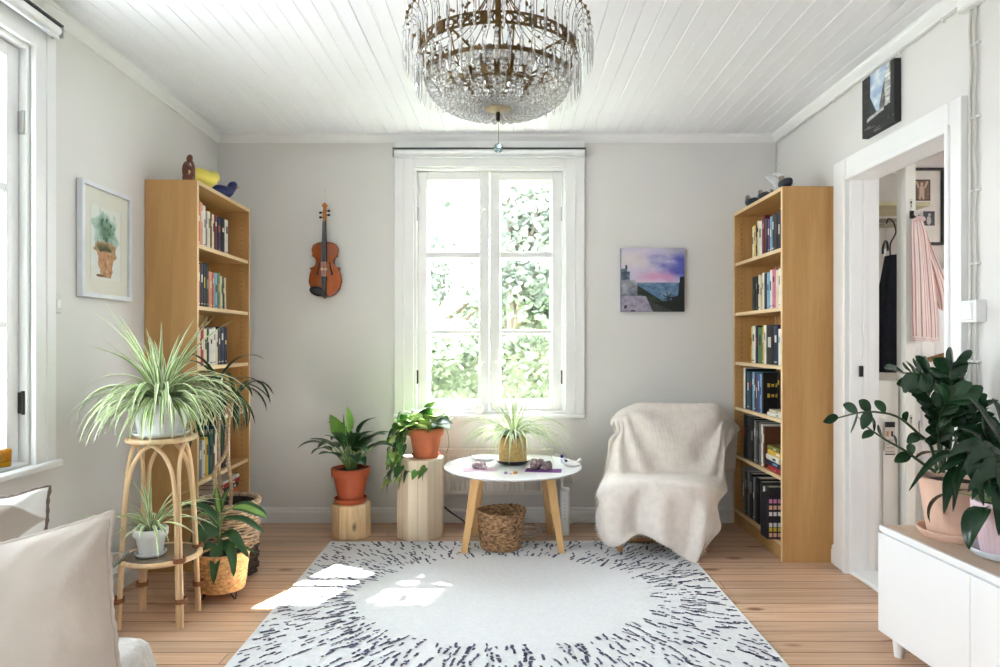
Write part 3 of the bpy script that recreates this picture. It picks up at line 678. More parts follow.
lie_book('cream', 'grey', .068, .19, .014, 1.486, 3.705, SHZ[2] + .0233, R(180) - .05, 'cream pamphlet lying on another, third shelf of the right bookcase', 'pamphlets in the right bookcase')
# leaning stack under the left bookcase's second lowest shelf
z = SHZ[0] + .0005
for i, (c, a, th) in enumerate([('brown', 'cream', .04), ('black', 'grey', .045), ('dark grey', 'white', .04), ('black', 'cream', .05), ('orange', 'black', .03), ('black', 'white', .03), ('red', 'white', .025), ('white', 'grey', .018)]):
    lie_book(c, a, .17, .24, th, LBX + .235, LBY + .49 + .015 * (i % 2), z, LB_ANG + .05 * ((i % 3) - 1), f"{c} book lying in the left bookcase's bottom pile, {ORD[i]} from its bottom", 'books lying in a pile in the left bookcase'); z += th + .0006
# small white card with a red and black picture
cdm = MB(); cdm.bx(-.036, .036, -.002, .002, 0, .115, 0); cdm.bx(-.028, .028, -.0026, -.0021, .015, .1, 1); cdm.bx(-.006, .012, -.003, -.0026, .045, .06, 2); cdm.box((.0, -.003, .078), (.012, .0006, .02), 3); cdm.box((.006, -.003, .034), (.012, .0006, .014), 2)
o = cdm.build('picture_card', [mat('card_white', srgb(236, 236, 234), .5), mat('card_pale', srgb(220, 218, 214), .5), mat('card_red', srgb(190, 30, 40), .5), BLACK], None, smooth=False, loc=(LBX + .262, LBY + .30, SHZ[0] + .0005), rot=(-.06, 0, .35))
tag(o, 'small white picture card with red figure propped on the lowest shelf, left bookcase', 'card')
# dark box with rows of coloured labels on the right bookcase's lowest shelf
tn = thing('storage_box', 'dark box with rows of coloured patches on the lowest shelf, right bookcase', 'box', (1.53, 3.70, SHZ[0] + .0005), R(90))
b = MB(); b.bx(-.05, .05, 0, .11, 0, .24); b.build('box_body', mat('box_dark', srgb(34, 32, 40), .5), tn, smooth=False, bevel=.002)
pc = [mat('patch_white', srgb(228, 226, 226), .5), mat('patch_pink', srgb(206, 130, 176), .5), mat('patch_salmon', srgb(226, 176, 150), .5), mat('patch_yellow', srgb(214, 186, 70), .5)]
p_ = MB()
for r_, (zz, mi) in enumerate([(.2, 1), (.165, 2), (.13, 0), (.07, 0), (.045, 3), (.015, 2)]):
    for q in range(4): p_.box((-.0505, .02 + q * .024, zz + .008), (.001, .017, .022), mi); p_.box((-.036 + q * .024, -.0005, zz + .008), (.017, .001, .022), mi)
p_.build('patches', pc, tn, smooth=False)

# ------------------------------------------------------------------ figurines on the bookcases
FIG = mat('carved_red_brown_wood', srgb(96, 44, 28), .3, noise=(20, .3, (1, 1, .4)), spec=.6)
zt = 2.0155
f = MB(); k = .9
f.bx(-.03, .034, -.022, .022, 0, .02)
f.tube(cat([(-.012, 0, .015), (-.02, 0, .045), (-.014, 0, .078), (.0, 0, .098)], 9), [.021, .02, .019, .0205, .021, .022, .02, .016, .011], 12)
f.ball((.008, 0, .117), .021, 12, 9, sc=(.95, .85, 1.1), rot=(0, .5, 0))
for s in (-1, 1):
    f.tube(cat([(-.006, s * .014, .02), (.02, s * .016, .026), (.03, s * .012, .05), (.03, s * .012, .02)], 10), [.012, .011, .0105, .01, .0095, .009, .0085, .008, .008, .009], 8)
    f.tube(cat([(-.004, s * .02, .088), (.012, s * .024, .064), (.029, s * .014, .056), (.03, s * .008, .082), (.02, s * .007, .104)], 12), [.008] * 12, 8)
o = f.build('carved_figurine', FIG, None, loc=(-1.655, 3.452, zt), rot=(0, 0, .1)); o.scale = (.78, .8, .98); tag(o, 'carved reddish wooden seated thinker figure on top of the left bookcase', 'figurine')
def big_bird(label, cm, loc, rotz, s, up):
    t = thing('bird_figurine', label, 'figurine', loc, rotz)
    m = MB()
    pts = cat([(-.13, 0, .03), (-.09, 0, .042), (-.03, 0, .052), (.035, 0, .055), (.07, 0, .062 + up * .4), (.10, 0, .07 + up), (.128, 0, .068 + up)], 18)
    rad = [.006, .018, .03, .039, .045, .048, .050, .050, .049, .046, .043, .039, .036, .037, .037, .034, .025, .006]
    m.tube([p * s for p in pts], [r * s for r in rad], 16); m.build('body', cm, t, angle=80)
    b = MB(); b.tube([Vector((.118, 0, .066 + up)) * s, Vector((.135, 0, .066 + up)) * s, Vector((.158, 0, .062 + up)) * s], [.017 * s, .011 * s, .002 * s], 10)
    b.build('beak', mat('bird_beak_wood', srgb(168, 108, 62), .5), t)
    for q in (-1, 1):
        e = MB(); e.ball(Vector((.108, q * .03, .08 + up)) * s, .004 * s, 8, 6); e.build('eye', BLACK, t)
    return t
big_bird('yellow bird figure with a brown beak on top of the left bookcase', mat('yellow_glaze', srgb(226, 208, 92), .4, noise=(6, .04, (1, 1, 1))), (-1.655, 3.62, zt), R(84), 1.0, .012)
big_bird('navy blue bird figure beside the yellow one on the left bookcase', mat('navy_glaze', srgb(22, 32, 88), .4, noise=(6, .1, (1, 1, 1))), (-1.655, 3.87, zt), R(62), .72, .05)
def small_bird(label, y, x, s, rz):
    t = thing('bird_figurine', label, 'figurine', (x, y, zt), rz, 'little dark birds on the right bookcase')
    m = MB(); P = cat([(-.07, 0, .045), (-.04, 0, .036), (0, 0, .032), (.03, 0, .042), (.036, 0, .06)], 12)
    m.tube([p * s for p in P], [v * s for v in (.003, .012, .02, .026, .029, .0305, .03, .028, .025, .021, .017, .012)], 12); m.build('body', mat('dark_blue_glaze', srgb(32, 40, 56), .3, noise=(30, .3, (1, 1, 1))), t, angle=80)
    h = MB(); h.ball(Vector((.036, 0, .072)) * s, .016 * s, 10, 8); h.build('head', mat('bird_head_grey', srgb(150, 142, 124), .4, noise=(60, .4, (1, 1, 1))), t)
    b = MB(); b.tube([Vector((.048, 0, .073)) * s, Vector((.072, 0, .069)) * s], [.006 * s, .001], 6); b.build('beak', mat('bird_beak_pale', srgb(206, 200, 184), .5), t)
small_bird('little dark blue bird at the far end on top of the right bookcase', 4.14, 1.512, .95, R(110))
small_bird('little dark bird in the middle on top of the right bookcase', 3.95, 1.512, .85, R(100))
small_bird('little dark blue bird at the near end on top of the right bookcase', 3.66, 1.52, 1.0, R(95))
small_bird('little blackish bird just beside the white one on the right bookcase', 3.845, 1.525, .6, R(80))
t = thing('bird_figurine', 'white bird with raised wing among dark birds on the right bookcase', 'figurine', (1.545, 3.77, zt), R(200))
m = MB(); P = cat([(-.07, 0, .06), (-.03, 0, .045), (.02, 0, .04), (.05, 0, .055)], 10); m.tube(P, [.003, .012, .018, .021, .022, .022, .02, .016, .012, .005], 10)
m.tube([(0, 0, .0), (0, 0, .03)], .008, 8); m.build('body', mat('white_china', srgb(236, 236, 238), .3), t, angle=80)
for q in (-1, 1):
    w_ = MB(); w_.blade(cat([(0, q * .01, .055), (.02, q * .03, .085), (.05, q * .035, .098), (.085, q * .03, .1)], 8), [.016, .02, .022, .021, .018, .013, .007, .001], nrm=(0, q, .3)); w_.build('wing', mat('white_china', (0, 0, 0)), t, solid=.003)

# ------------------------------------------------------------------ coffee table and what lies on it
OAK = wood('oak', srgb(226, 184, 130), srgb(208, 162, 108), 2, 1., .45)
TX, TY = .028, 3.893; TZ = .462
t = thing('coffee_table', 'round white coffee table on four splayed oak legs below the window', 'table', (TX, TY, 0))
m = MB(); m.lathe([(0, .434), (.33, .434), (.372, .441), (.398, .452), (.402, .4565), (.399, .461), (.392, .462), (0, .462)], 64); m.build('tabletop', mat('white_lacquer', srgb(243, 243, 244), .25, noise=(3, .01, (1, 1, 1))), t, angle=50)
for sx in (-1, 1):
    for sy in (-1, 1):
        m = MB(); zb = RUGZ + .001 if sy < 0 else .001
        a = Vector((sx * (.27 if sy < 0 else .232), sy * .195, zb)); b = Vector((sx * (.207 if sy < 0 else .19), sy * .15, .434)); L_ = (b - a).length
        rows = []
        for i in range(5):
            p = lerp(a, b, i / 4); h = lerp(.018, .027, i / 4)
            rows.append([p + Vector((q[0] * h, q[1] * h * .8, 0)) for q in ((-1, -1), (1, -1), (1, 1), (-1, 1))])
        m.grid(rows, wrap=True); m.add(rows[0], [(3, 2, 1, 0)]); m.add(rows[-1], [(0, 1, 2, 3)])
        m.build('leg', OAK, t, smooth=False, bevel=.005)
m = MB(); L2 = math.hypot(.41, .30); an = math.atan2(.30, .41)
m.box((0, 0, .42), (L2, .03, .028), rot=(0, 0, an)); m.box((0, 0, .4195), (L2, .03, .0275), rot=(0, 0, -an)); m.build('cross_brace', wood('oak_lying', srgb(226, 184, 130), srgb(208, 162, 108), 0, 1., .45), t, smooth=False, bevel=.003)
TT = TZ + .0005
t = thing('dish', 'shallow black dish with white inside under the table spider plant', 'dish', (TX + .0, TY + .045, TT))
m = MB(); m.lathe([(0, 0), (.07, 0), (.085, .006), (.112, .026), (.114, .029)], 40); m.build('outer_shell', mat('black_glaze', (.012, .012, .014), .25), t, angle=60)
m = MB(); m.lathe([(.114, .0292), (.110, .029), (.083, .011), (.0, .0105)], 40); m.build('inner_glaze', mat('dish_white', srgb(238, 238, 240), .2), t, angle=60)
o = MB(); o.lathe([(0, 0), (.066, 0), (.090, .012), (.093, .016), (.088, .0155), (.064, .004), (0, .004)], 40)
tag(o.build('plate', mat('plate_white', srgb(240, 240, 242), .15), None, angle=50, loc=(TX - .165, TY + .19, TT)), 'clear pale glass plate near the back of the white table', 'plate')
def mineral(label, cm, x, y, s, seed, base):
    rnd = random.Random(seed); m = MB()
    for i in range(9):
        m.ball((rnd.uniform(-.03, .03) * s, rnd.uniform(-.016, .016) * s, rnd.uniform(.008, .03) * s), rnd.uniform(.012, .022) * s, 7, 5, sc=(1, .9, .85), rot=(rnd.uniform(0, 3), rnd.uniform(0, 3), 0))
    for i, p in enumerate(m.v): m.v[i] = (p[0], p[1], max(p[2], 0) + .0005)
    o = m.build('mineral', cm, None, smooth=False, loc=(x, y, base)); return tag(o, label, 'mineral')
def paper(label, cm, x, y, rz, w=.15, d=.10):
    m = MB(); m.bx(-w / 2, w / 2, -d / 2, d / 2, 0, .002); o = m.build('paper_sheet', cm, None, smooth=False, loc=(x, y, TT), rot=(0, 0, rz)); return tag(o, label, 'paper')
paper('pale pink paper under a rough pinkish stone on the white table', mat('pink_paper', srgb(214, 184, 204), .8), TX - .185, TY - .145, .1, .19)
mineral('rough pinkish grey stone on pale pink paper, white table', mat('pink_rock', srgb(188, 170, 176), .8, noise=(40, .45, (1, 1, 1)), bump=(60, .8)), TX - .185, TY - .14, 1.15, 3, TT + .0022)
paper('purple paper under a dark crystal cluster on the white table', mat('purple_paper', srgb(122, 72, 142), .8), TX + .17, TY - .17, -.12, .2)
mineral('dark grey brown crystal cluster on purple paper, white table', mat('dark_rock', srgb(130, 112, 112), .55, noise=(50, .7, (1, 1, 1)), bump=(60, .8)), TX + .155, TY - .165, 1.45, 8, TT + .0022)
m = MB(); m.ball((0, 0, .009), .011, 10, 8, sc=(1.2, .9, .8)); tag(m.build('bead', mat('orange_stone', srgb(214, 150, 84), .3), None, loc=(TX + .012, TY - .27, TT)), 'small orange brown pebble at the front edge of the white table', 'pebble')
m = MB(); m.ball((0, 0, .008), .01, 10, 8, sc=(1.1, .9, .8)); tag(m.build('bead', mat('violet_stone', srgb(176, 152, 206), .3), None, loc=(TX - .04, TY - .27, TT)), 'small violet pebble at the front edge of the white table', 'pebble')
m = MB(); m.ball((0, 0, .007), .009, 10, 8, sc=(1.3, .9, .8)); tag(m.build('bead', mat('white_stone', srgb(230, 226, 220), .3), None, loc=(TX - .012, TY - .275, TT)), 'small white pebble between the orange and violet ones on the table', 'pebble')
t = thing('china_bird', 'tiny blue and white china bird at the right of the white table', 'figurine', (TX + .30, TY - .04, TT), R(200))
m = MB(); m.tube(cat([(-.03, 0, .03), (-.01, 0, .022), (.012, 0, .028), (.016, 0, .05)], 9), [.003, .009, .013, .014, .014, .013, .011, .011, .008], 10); m.tube([(0, 0, 0), (0, 0, .02)], .007, 8); m.build('body', mat('delft', srgb(226, 230, 240), .2), t, angle=80)
m = MB(); m.ball((.018, 0, .058), .0105, 9, 7); m.ball((-.004, .0, .03), .0148, 9, 7, sc=(1, 1, .55)); m.build('blue_markings', mat('cobalt', srgb(46, 62, 128), .25), t)
m = MB()
for i in range(7):
    a = -.9 + i * .3; m.blade(cat([(0, 0, .006), (.03 * math.sin(a), .0, .03 * math.cos(a)), (.05 * math.sin(a), .01, .036 * math.cos(a))], 6), [.003, .006, .008, .009, .008, .003], nrm=(0, 1, 0))
m.ball((0, 0, .014), .03, 14, 9, sc=(1.5, .9, .5)); m.tube([(.02, 0, .02), (.045, -.005, .045)], [.006, .009], 8)
tag(m.build('seashell', mat('shell_white', srgb(236, 230, 228), .4, noise=(30, .06, (1, 1, 1))), None, loc=(TX + .345, TY - .055, TT)), 'white seashell lying near the right edge of the white table', 'shell')

# ------------------------------------------------------------------ woven basket under the table
def weave_mat(name, a, b, sc=60, bump=.8, stretch=(1, 1, 1.6)):
    return mat(name, a, .85, noise=(sc, b, stretch), bump=(sc * 1.3, bump, stretch))
def braided_wall(mb, r0, r1, z0, z1, rows, n, amp, thick, mi=0, diag=1):
    """coil basket wall with bumpy braided rows, outside and inside"""
    R_ = []; sub = 5
    for i in range(rows * sub + 1):
        t = i / (rows * sub); ph = (i % sub) / sub; rr = lerp(r0, r1, t) ; z = lerp(z0, z1, t); row = i // sub
        ring = []
        for j in range(n):
            a = 2 * math.pi * j / n
            w = math.sin(math.pi * ph) * .6 + .4 * math.sin(j * 2.0944 * 1.0 + row * 1.7 * diag + ph * 3.1)
            ring.append(Vector(((rr + amp * w) * math.cos(a), (rr + amp * w) * math.sin(a), z)))
        R_.append(ring)
    mb.grid(R_, mi, wrap=True)
    mb.lathe([(r1 + amp * .3, z1), (r1 - thick, z1 + .001), (r0 - thick, z0 + thick), (0, z0 + thick)], n, mi=mi); mb.lathe([(0, z0), (r0, z0)], n, mi=mi)
b = MB(); n = 96; rows = []
m_ = weave_mat('seagrass_mixed', srgb(162, 126, 92), .8, 42, 1.0, (1, 1, 2.2))
braided_wall(b, .112, .137, 0, .205, 11, 84, .0045, .012)
for i, p in enumerate(b.v):
    a = math.atan2(p[1], p[0]); zz = p[2] + (.005 * math.sin(a * 2 + .6)) * clamp(p[2] / .2); b.v[i] = (p[0], p[1], max(zz, .0005))
sb_ = thing('wastebasket', 'brown braided seagrass basket standing on the rug under the table', 'basket', (-.04, 3.80, RUGZ + .001))
b.build('basket_wall', m_, sb_, angle=80)
rm = MB(); rm.tube([(.136 * math.cos(a), .136 * math.sin(a), .206 + .005 * math.sin(a * 2 + .6) + .003 * math.sin(a * 24)) for a in [2 * math.pi * i / 96 for i in range(96)]], .0085, 7, closed=True); rm.build('rim', m_, sb_, angle=80)

# ------------------------------------------------------------------ wooden plinths
def stump(label, x, y, r, h, n, rz, col, glue):
    t = thing('wooden_plinth', label, 'plinth', (x, y, .0005), rz, 'wooden plinths')
    m = MB(); m.prism([(r * math.cos(2 * math.pi * i / n), r * math.sin(2 * math.pi * i / n)) for i in range(n)], 0, h)
    m.build('block', col, t, smooth=False, bevel=.004)
    g = MB()
    for i in range(n):
        a0 = 2 * math.pi * i / n; a1 = 2 * math.pi * (i + 1) / n; p = Vector((r * math.cos(a0), r * math.sin(a0), 0)); q = Vector((r * math.cos(a1), r * math.sin(a1), 0))
        nn = ((p + q) / 2).normalized()
        for f_ in glue:
            c_ = lerp(p, q, f_) ; s_ = (q - p).normalized() * .0008
            g.add([c_ - s_ + nn * .0007 + Vector((0, 0, .004)), c_ + s_ + nn * .0007 + Vector((0, 0, .004)), c_ + s_ + nn * .0007 + Vector((0, 0, h - .005)), c_ - s_ + nn * .0007 + Vector((0, 0, h - .005))], [(0, 1, 2, 3)])
    if glue: g.build('glue_seams', mat('seam_brown', srgb(168, 134, 100), .7), t, smooth=False)
    return t
PINE1 = wood('pale_pine', srgb(242, 227, 206), srgb(230, 208, 180), 2, .7, .6, knots=5.)
PINE2 = wood('split_pine', srgb(238, 212, 172), srgb(212, 174, 126), 2, 1.1, .65, knots=8.)
stump('tall octagonal pale pine plinth with knots beside the white table', -.533, 4.075, .148, .478, 8, R(22.5), PINE1, (.5,))
stump('short log plinth under the red potted peace lily', -.955, 4.06, .118, .205, 9, R(8), PINE2, ())

# ------------------------------------------------------------------ radiator, router, leads
RAD = mat('radiator_enamel', srgb(236, 232, 226), .35, noise=(3, .015, (1, 1, 1)))
t = thing('radiator', 'white ribbed panel radiator on the wall under the window', 'radiator', (-.13, 4.333, .19), 0)
m = MB(); x0, x1 = -.42, .42; pr = []
nn_ = 25
for i in range(nn_):
    a = x0 + .02 + (x1 - x0 - .04) * i / nn_; p = (x1 - x0 - .04) / nn_
    pr += [(a, -.022), (a + p * .55, -.022), (a + p * .65, -.014), (a + p * .9, -.014)]
pr.append((x1 - .02, -.022))
m.grid([[Vector((a, b, z)) for a, b in pr] for z in (.03, .255)]); m.bx(x0, x1, -.022, .022, .0, .03); m.bx(x0, x1, -.022, .022, .255, .285); m.bx(x0, x0 + .02, -.022, .022, .03, .255); m.bx(x1 - .02, x1, -.022, .022, .03, .255); m.bx(x0 + .02, x1 - .02, .0, .02, .03, .255)
m.build('panel', RAD, t, smooth=False, bevel=.002)
m = MB(); m.bx(x0, x1, -.03, .03, .2851, .295)
for i in range(40): m.bx(x0 + .015 + i * .0206, x0 + .026 + i * .0206, -.02, .02, .295, .2955)
m.build('top_grille', RAD, t, smooth=False, bevel=.002)
m = MB(); m.tube(cat([(x1 + .002, 0, .25), (x1 + .045, 0, .25), (x1 + .06, 0, .2), (x1 + .06, 0, -.18)], 12), .009, 10); m.build('pipe', RAD, t)
m = MB(); m.tube([(x1 + .02, 0, .25), (x1 + .02, -.05, .25)], .016, 12); m.build('valve', WHITE, t)
m = MB(); m.box((x0 + .12, .036, .2), (.03, .018, .1)); m.box((x1 - .12, .036, .2), (.03, .018, .1)); m.build('bracket', RAD, t, smooth=False)
t = thing('router', 'white upright internet router on the floor beside the table', 'router', (.352, 4.12, .0005), R(-8))
m = MB(); m.bx(-.027, .027, -.05, .06, .008, .27); m.build('case', WHITE, t, smooth=False, bevel=.01, seg=3)
m = MB(); m.bx(-.03, .03, -.055, .065, 0, .009); m.build('stand', WHITE, t, smooth=False, bevel=.003)
m = MB()
for i in range(6): m.box((.002, -.0505, .1 + i * .022), (.004, .001, .006))
m.build('indicator_lights', mat('grey_marks', srgb(150, 150, 150), .5), t, smooth=False)
def cable(name, label, pts, r, m_, n=40):
    mb = MB(); mb.tube(cat(pts, n), r, 6); return tag(mb.build(name, m_, None), label, 'cable')
CW = mat('cable_white', srgb(228, 226, 222), .4); CBK = mat('cable_black', (.015, .015, .016), .4)
cable('cable', 'white looped cable coiled on the floorboards beside the basket', [(.33, 4.2, .03), (.22, 4.17, .005), (.05, 4.1, .005), (.1, 4.02, .005), (.19, 4.06, .006), (.19, 4.2, .008), (.06, 4.24, .006), (.02, 4.15, .012), (.13, 4.06, .012), (.19, 4.14, .03), (.13, 4.25, .05), (.02, 4.28, .06)], .0042, CW, 70)
cable('cable', 'white cable running from the router along the wall to the armchair', [(.372, 4.2, .03), (.46, 4.24, .045), (.6, 4.27, .09), (.75, 4.31, .16), (.82, 4.33, .2)], .0035, CW)
cable('cable', 'black cable looping along the baseboard from plinth to power strip', [(-.42, 4.25, .14), (-.36, 4.22, .10), (-.29, 4.2, .06), (-.27, 4.19, .04)], .005, CBK)
t = thing('power_strip', 'white power strip on black base by the wall behind the table', 'power strip', (-.12, 4.2, .0005), R(4))
m = MB(); m.bx(-.13, .13, -.03, .03, .0, .03); m.build('base', BLACK, t, smooth=False, bevel=.004)
m = MB(); m.bx(-.14, .02, -.025, .03, .031, .065); m.build('adapter', WHITE, t, smooth=False, bevel=.005)
m = MB(); m.tube(cat([(0, 0, 0), (.03, -.01, -.05), (.05, -.01, -.16), (.052, 0, -.2)], 14), .0028, 6)
tag(m.build('cable', mat('cable_grey', srgb(170, 165, 156), .5), None, loc=(.36, 4.335, .46)), 'thin grey cable hanging down the wall right of the radiator', 'cable')
# ------------------------------------------------------------------ potted plants
TERRA = mat('terracotta', srgb(186, 104, 68), .75, noise=(9, .14, (1, 1, 1)), bump=(60, .1))
TERRA2 = mat('red_terracotta', srgb(172, 80, 48), .6, noise=(9, .12, (1, 1, 1)), bump=(60, .1))
SOIL = mat('potting_soil', srgb(46, 36, 30), .95, noise=(60, .5, (1, 1, 1)), bump=(90, .8))
POTW = mat('white_pot', srgb(232, 234, 236), .3, noise=(8, .02, (1, 1, 1)))
VAR_G = mat('spider_green', srgb(128, 162, 88), .4, noise=(10, .22, (1, 1, 1)))
VAR_W = mat('spider_cream', srgb(226, 232, 200), .4, noise=(10, .05, (1, 1, 1)))
VAR_G2 = mat('spider_pale_green', srgb(166, 192, 138), .4, noise=(10, .15, (1, 1, 1)))

def pot(t, r0, r1, h, m, rim=.02, rimw=.006, n=40, rib=None, soil=True, name='pot', z0=0.):
    mb = MB()
    mb.lathe([(0, 0), (r0, 0), (lerp(r0, r1, (h - rim) / h), h - rim)], n, (0, 0, z0), rib=rib)
    ri = r1 - .008
    mb.lathe([(lerp(r0, r1, (h - rim) / h), h - rim), (r1 + rimw * .7, h - rim + .001), (r1 + rimw, h - .003), (r1 + rimw - .003, h), (ri, h), (ri - .006, h - .025), (0, h - .026)], n, (0, 0, z0))
    mb.build(name, m, t, angle=50)
    if soil:
        s = MB(); s.lathe([(ri - .005, h - .02), (ri * .6, h - .012), (0, h - .01)], 24, (0, 0, z0)); s.build('soil', SOIL, t)
def saucer(t, r, h, m, n=40):
    mb = MB(); mb.lathe([(0, 0), (r * .86, 0), (r, h * .8), (r, h), (r - .006, h), (r * .84, .006), (0, .006)], n); mb.build('saucer', m, t, angle=50)

def arch(p0, yaw, e0, e1, L, n=9, pw=1.0, wob=0., rnd=None):
    P = [Vector(p0)]; y = yaw
    for i in range(1, n):
        t = i / (n - 1); e = lerp(e0, e1, t ** pw); d = Vector((math.cos(y) * math.cos(e), math.sin(y) * math.cos(e), math.sin(e)))
        P.append(P[-1] + d * (L / (n - 1)))
        if rnd: y += rnd.uniform(-wob, wob)
    return P
def spider(t, z, n, L0, L1, w, seed, mats, floor_z=None, emin=15, droop=(-85, -35), spread=.03, avoid=None, up=False):
    rnd = random.Random(seed); mb = MB()
    for i in range(n):
        yaw = i * 2.39996 + rnd.uniform(-.3, .3); q = rnd.random(); e0 = R(lerp(emin, 86, q)); L = rnd.uniform(L0, L1) * (1.0 if q < .8 else .75)
        if up: L = rnd.uniform(L0, L1) * (.80 + .20 * q)
        e1 = R(rnd.uniform(*droop)) if q < .85 else R(rnd.uniform(10, 55))
        p0 = (spread * math.cos(yaw) * rnd.random(), spread * math.sin(yaw) * rnd.random(), z)
        P = arch(p0, yaw, e0, e1, L, 11, rnd.uniform(.75, 1.15), .06, rnd)
        if avoid and avoid(P): continue
        ws = [w * rnd.uniform(.85, 1.15) * (.75 + .5 * math.sin(math.pi * min(1, k / 10 * 1.1))) * (1 - (k / 10) ** 3) + .0006 for k in range(11)]
        mb.blade(P, ws, fold=.5, mats=mats, twist=rnd.uniform(-.5, .5))
    return mb.build('foliage', [VAR_G, VAR_W, VAR_G2], t, angle=180)

# rattan plant stand
RAT = mat('rattan_cane', srgb(228, 196, 154), .4, noise=(6, .16, (6, 6, 1)), bump=(14, .25, (1, 1, 1)))
RATD = mat('rattan_binding', srgb(146, 92, 56), .5, noise=(60, .25, (1, 1, 4)))
SX, SY = -1.478, 2.845
st_ = thing('plant_stand', 'tall rattan cane plant stand with arched legs and round shelf', 'plant stand', (SX, SY, 0))
feet = [Vector((.135, -.108, 0)), Vector((.118, .10, 0)), Vector((-.135, .09, 0)), Vector((-.13, -.108, 0))]
for i in range(4):
    a, b = feet[i], feet[(i + 1) % 4]; m = MB(); off = (b - a).normalized() * .011
    P = []
    for (fa, fb) in ((0, 0),):
        A = lambda k, z: Vector((a.x * k, a.y * k, z)) + off; B = lambda k, z: Vector((b.x * k, b.y * k, z)) - off
        mid = (a + b) / 2
        P = cat([A(1, .001), A(.93, .28), A(.84, .55), lerp(A(.80, .68), mid * .8 + Vector((0, 0, .68)), .25), mid * .80 + Vector((0, 0, .752)), lerp(B(.80, .68), mid * .8 + Vector((0, 0, .68)), .25), B(.84, .55), B(.93, .28), B(1, .001)], 40)
    m.tube(P, .0086, 9); m.build('leg', RAT, st_)
for f_ in feet:
    for z in (.12, .285):
        m = MB(); k = lerp(1, .93, z / .28); c = Vector((f_.x * k, f_.y * k, z))
        for q in range(3): m.tube([c + Vector((.026 * math.cos(a), .026 * math.sin(a), q * .007 - .007)) * 1 for a in [2 * math.pi * i / 12 for i in range(12)]], .0035, 5, closed=True)
        for i, p in enumerate(m.v): m.v[i] = (c.x + (p[0] - c.x) * .9, c.y + (p[1] - c.y) * .9, p[2])
        m.build('binding', RATD, st_)
for k in (0, 1):
    m = MB(); c = lerp(feet[k], feet[(k + 2) % 4], .0)
for z, r, nm in ((.273, .150, 'lower_shelf'), (.772, .128, 'top_shelf')):
    m = MB(); m.tube([(r * math.cos(a), r * math.sin(a), z) for a in [2 * math.pi * i / 40 for i in range(40)]], .011, 9, closed=True)
    m.lathe([(0, z - .004), (r, z - .004), (r, z + .004), (0, z + .004)], 40); m.build(nm, RAT, st_)
m = MB(); m.lathe([(0, .2775), (.138, .2775), (.138, .2815), (0, .2815)], 40); m.build('glass_top', mat('smoked_glass', srgb(126, 112, 98), .12, noise=(4, .1, (1, 1, 1))), st_, angle=40)

# the big spider plant on top
t = thing('potted_spider_plant', 'large striped spider plant in a white ribbed pot topping the rattan stand', 'potted plant', (SX, SY, .784), 0)
pot(t, .088, .112, .135, POTW, .012, .003, 96, rib=lambda a, z: 1 + .012 * math.cos(a * 32), z0=.008)
saucer(t, .112, .018, POTW)
lbx = lambda P: any(p.x + SX < -1.80 for p in P) or any(p.y + SY > 3.36 and p.x + SX < -1.57 for p in P)
spider(t, .135, 270, .24, .50, .0066, 21, (1, 0), avoid=lbx, emin=32, droop=(-90, -45), up=True)
# the small one on the shelf
t = thing('potted_spider_plant', 'small striped spider plant in a plain white pot on the rattan stand shelf', 'potted plant', (SX - .03, SY - .03, .2845), 0)
pot(t, .045, .064, .105, POTW, .03, .004, 32, z0=.008); saucer(t, .062, .014, POTW, 32)
spider(t, .10, 34, .2, .38, .0052, 5, (1, 0), droop=(-60, 0), emin=40, spread=.015, avoid=lambda P: any(p.z < .0 for p in P))

# spider plant on the coffee table
t = thing('potted_spider_plant', 'pale spider plant in a gold pot at the middle of the white table', 'potted plant', (TX, TY + .045, TT + .0115), 0)
GOLD = mat('gold_woven_pot', srgb(196, 164, 104), .55, metal=.15, noise=(70, .25, (1, 1, 1)), bump=(110, .6))
pot(t, .083, .078, .15, GOLD, .006, .002, 40)
spider(t, .15, 120, .26, .46, .005, 33, (2, 1), droop=(-80, -30), emin=25, avoid=lambda P: any(p.z < .02 and math.hypot(p.x, p.y) > .1 for p in P) or P[-1].z < .012 or max(p.y for p in P) > .30)

# broad leaf
def broad(mb, P, L, wd, mi=0, fold=.28, tip=.8, nrm=(0, 0, 1)):
    n = len(P); ws = []
    for k in range(n):
        s = k / (n - 1); ws.append(wd * (math.sin(math.pi * s ** .72)) ** .8 * (1 - .25 * s) + .0008)
    mb.blade(P, ws, nrm=nrm, fold=fold, mats=(mi, mi))
def lily(t, z, n, seed, hs, LL, W_, mats, spread=.03, lean=(35, 88), droop=.9, avoid=None, pick_light=()):
    rnd = random.Random(seed); lf = MB(); stm = MB()
    for i in range(n):
        yaw = i * 2.39996 + rnd.uniform(-.3, .3); q = (i + .5) / n; e = R(lerp(lean[1], lean[0], q) + rnd.uniform(-6, 6)); hp = rnd.uniform(*hs) * (1.05 - .25 * q)
        p0 = Vector((spread * math.cos(yaw) * rnd.random(), spread * math.sin(yaw) * rnd.random(), z))
        S_ = arch(p0, yaw, min(e + .25, 1.55), e - .15, hp, 6)
        L = rnd.uniform(*LL); e2 = e - .15
        up = i in pick_light
        P = arch(S_[-1], yaw, e2 if not up else e2 + .2, e2 - droop * rnd.uniform(.7, 1.4) if not up else e2 - .3, L, 10)
        if avoid and avoid(P): continue
        stm.tube(S_, [lerp(.0042, .0026, k / 5) for k in range(6)], 6)
        nn = Vector((-math.cos(yaw) * .8, -math.sin(yaw) * .8, .7)) if not up else Vector((math.cos(yaw + 1.2), math.sin(yaw + 1.2), .2))
        broad(lf, P, L, rnd.uniform(*W_), mi=1 if up else 0, nrm=nn)
    lf.build('foliage', mats, t, angle=180); stm.build('stems', mat('lily_stem', srgb(116, 142, 84), .5), t)
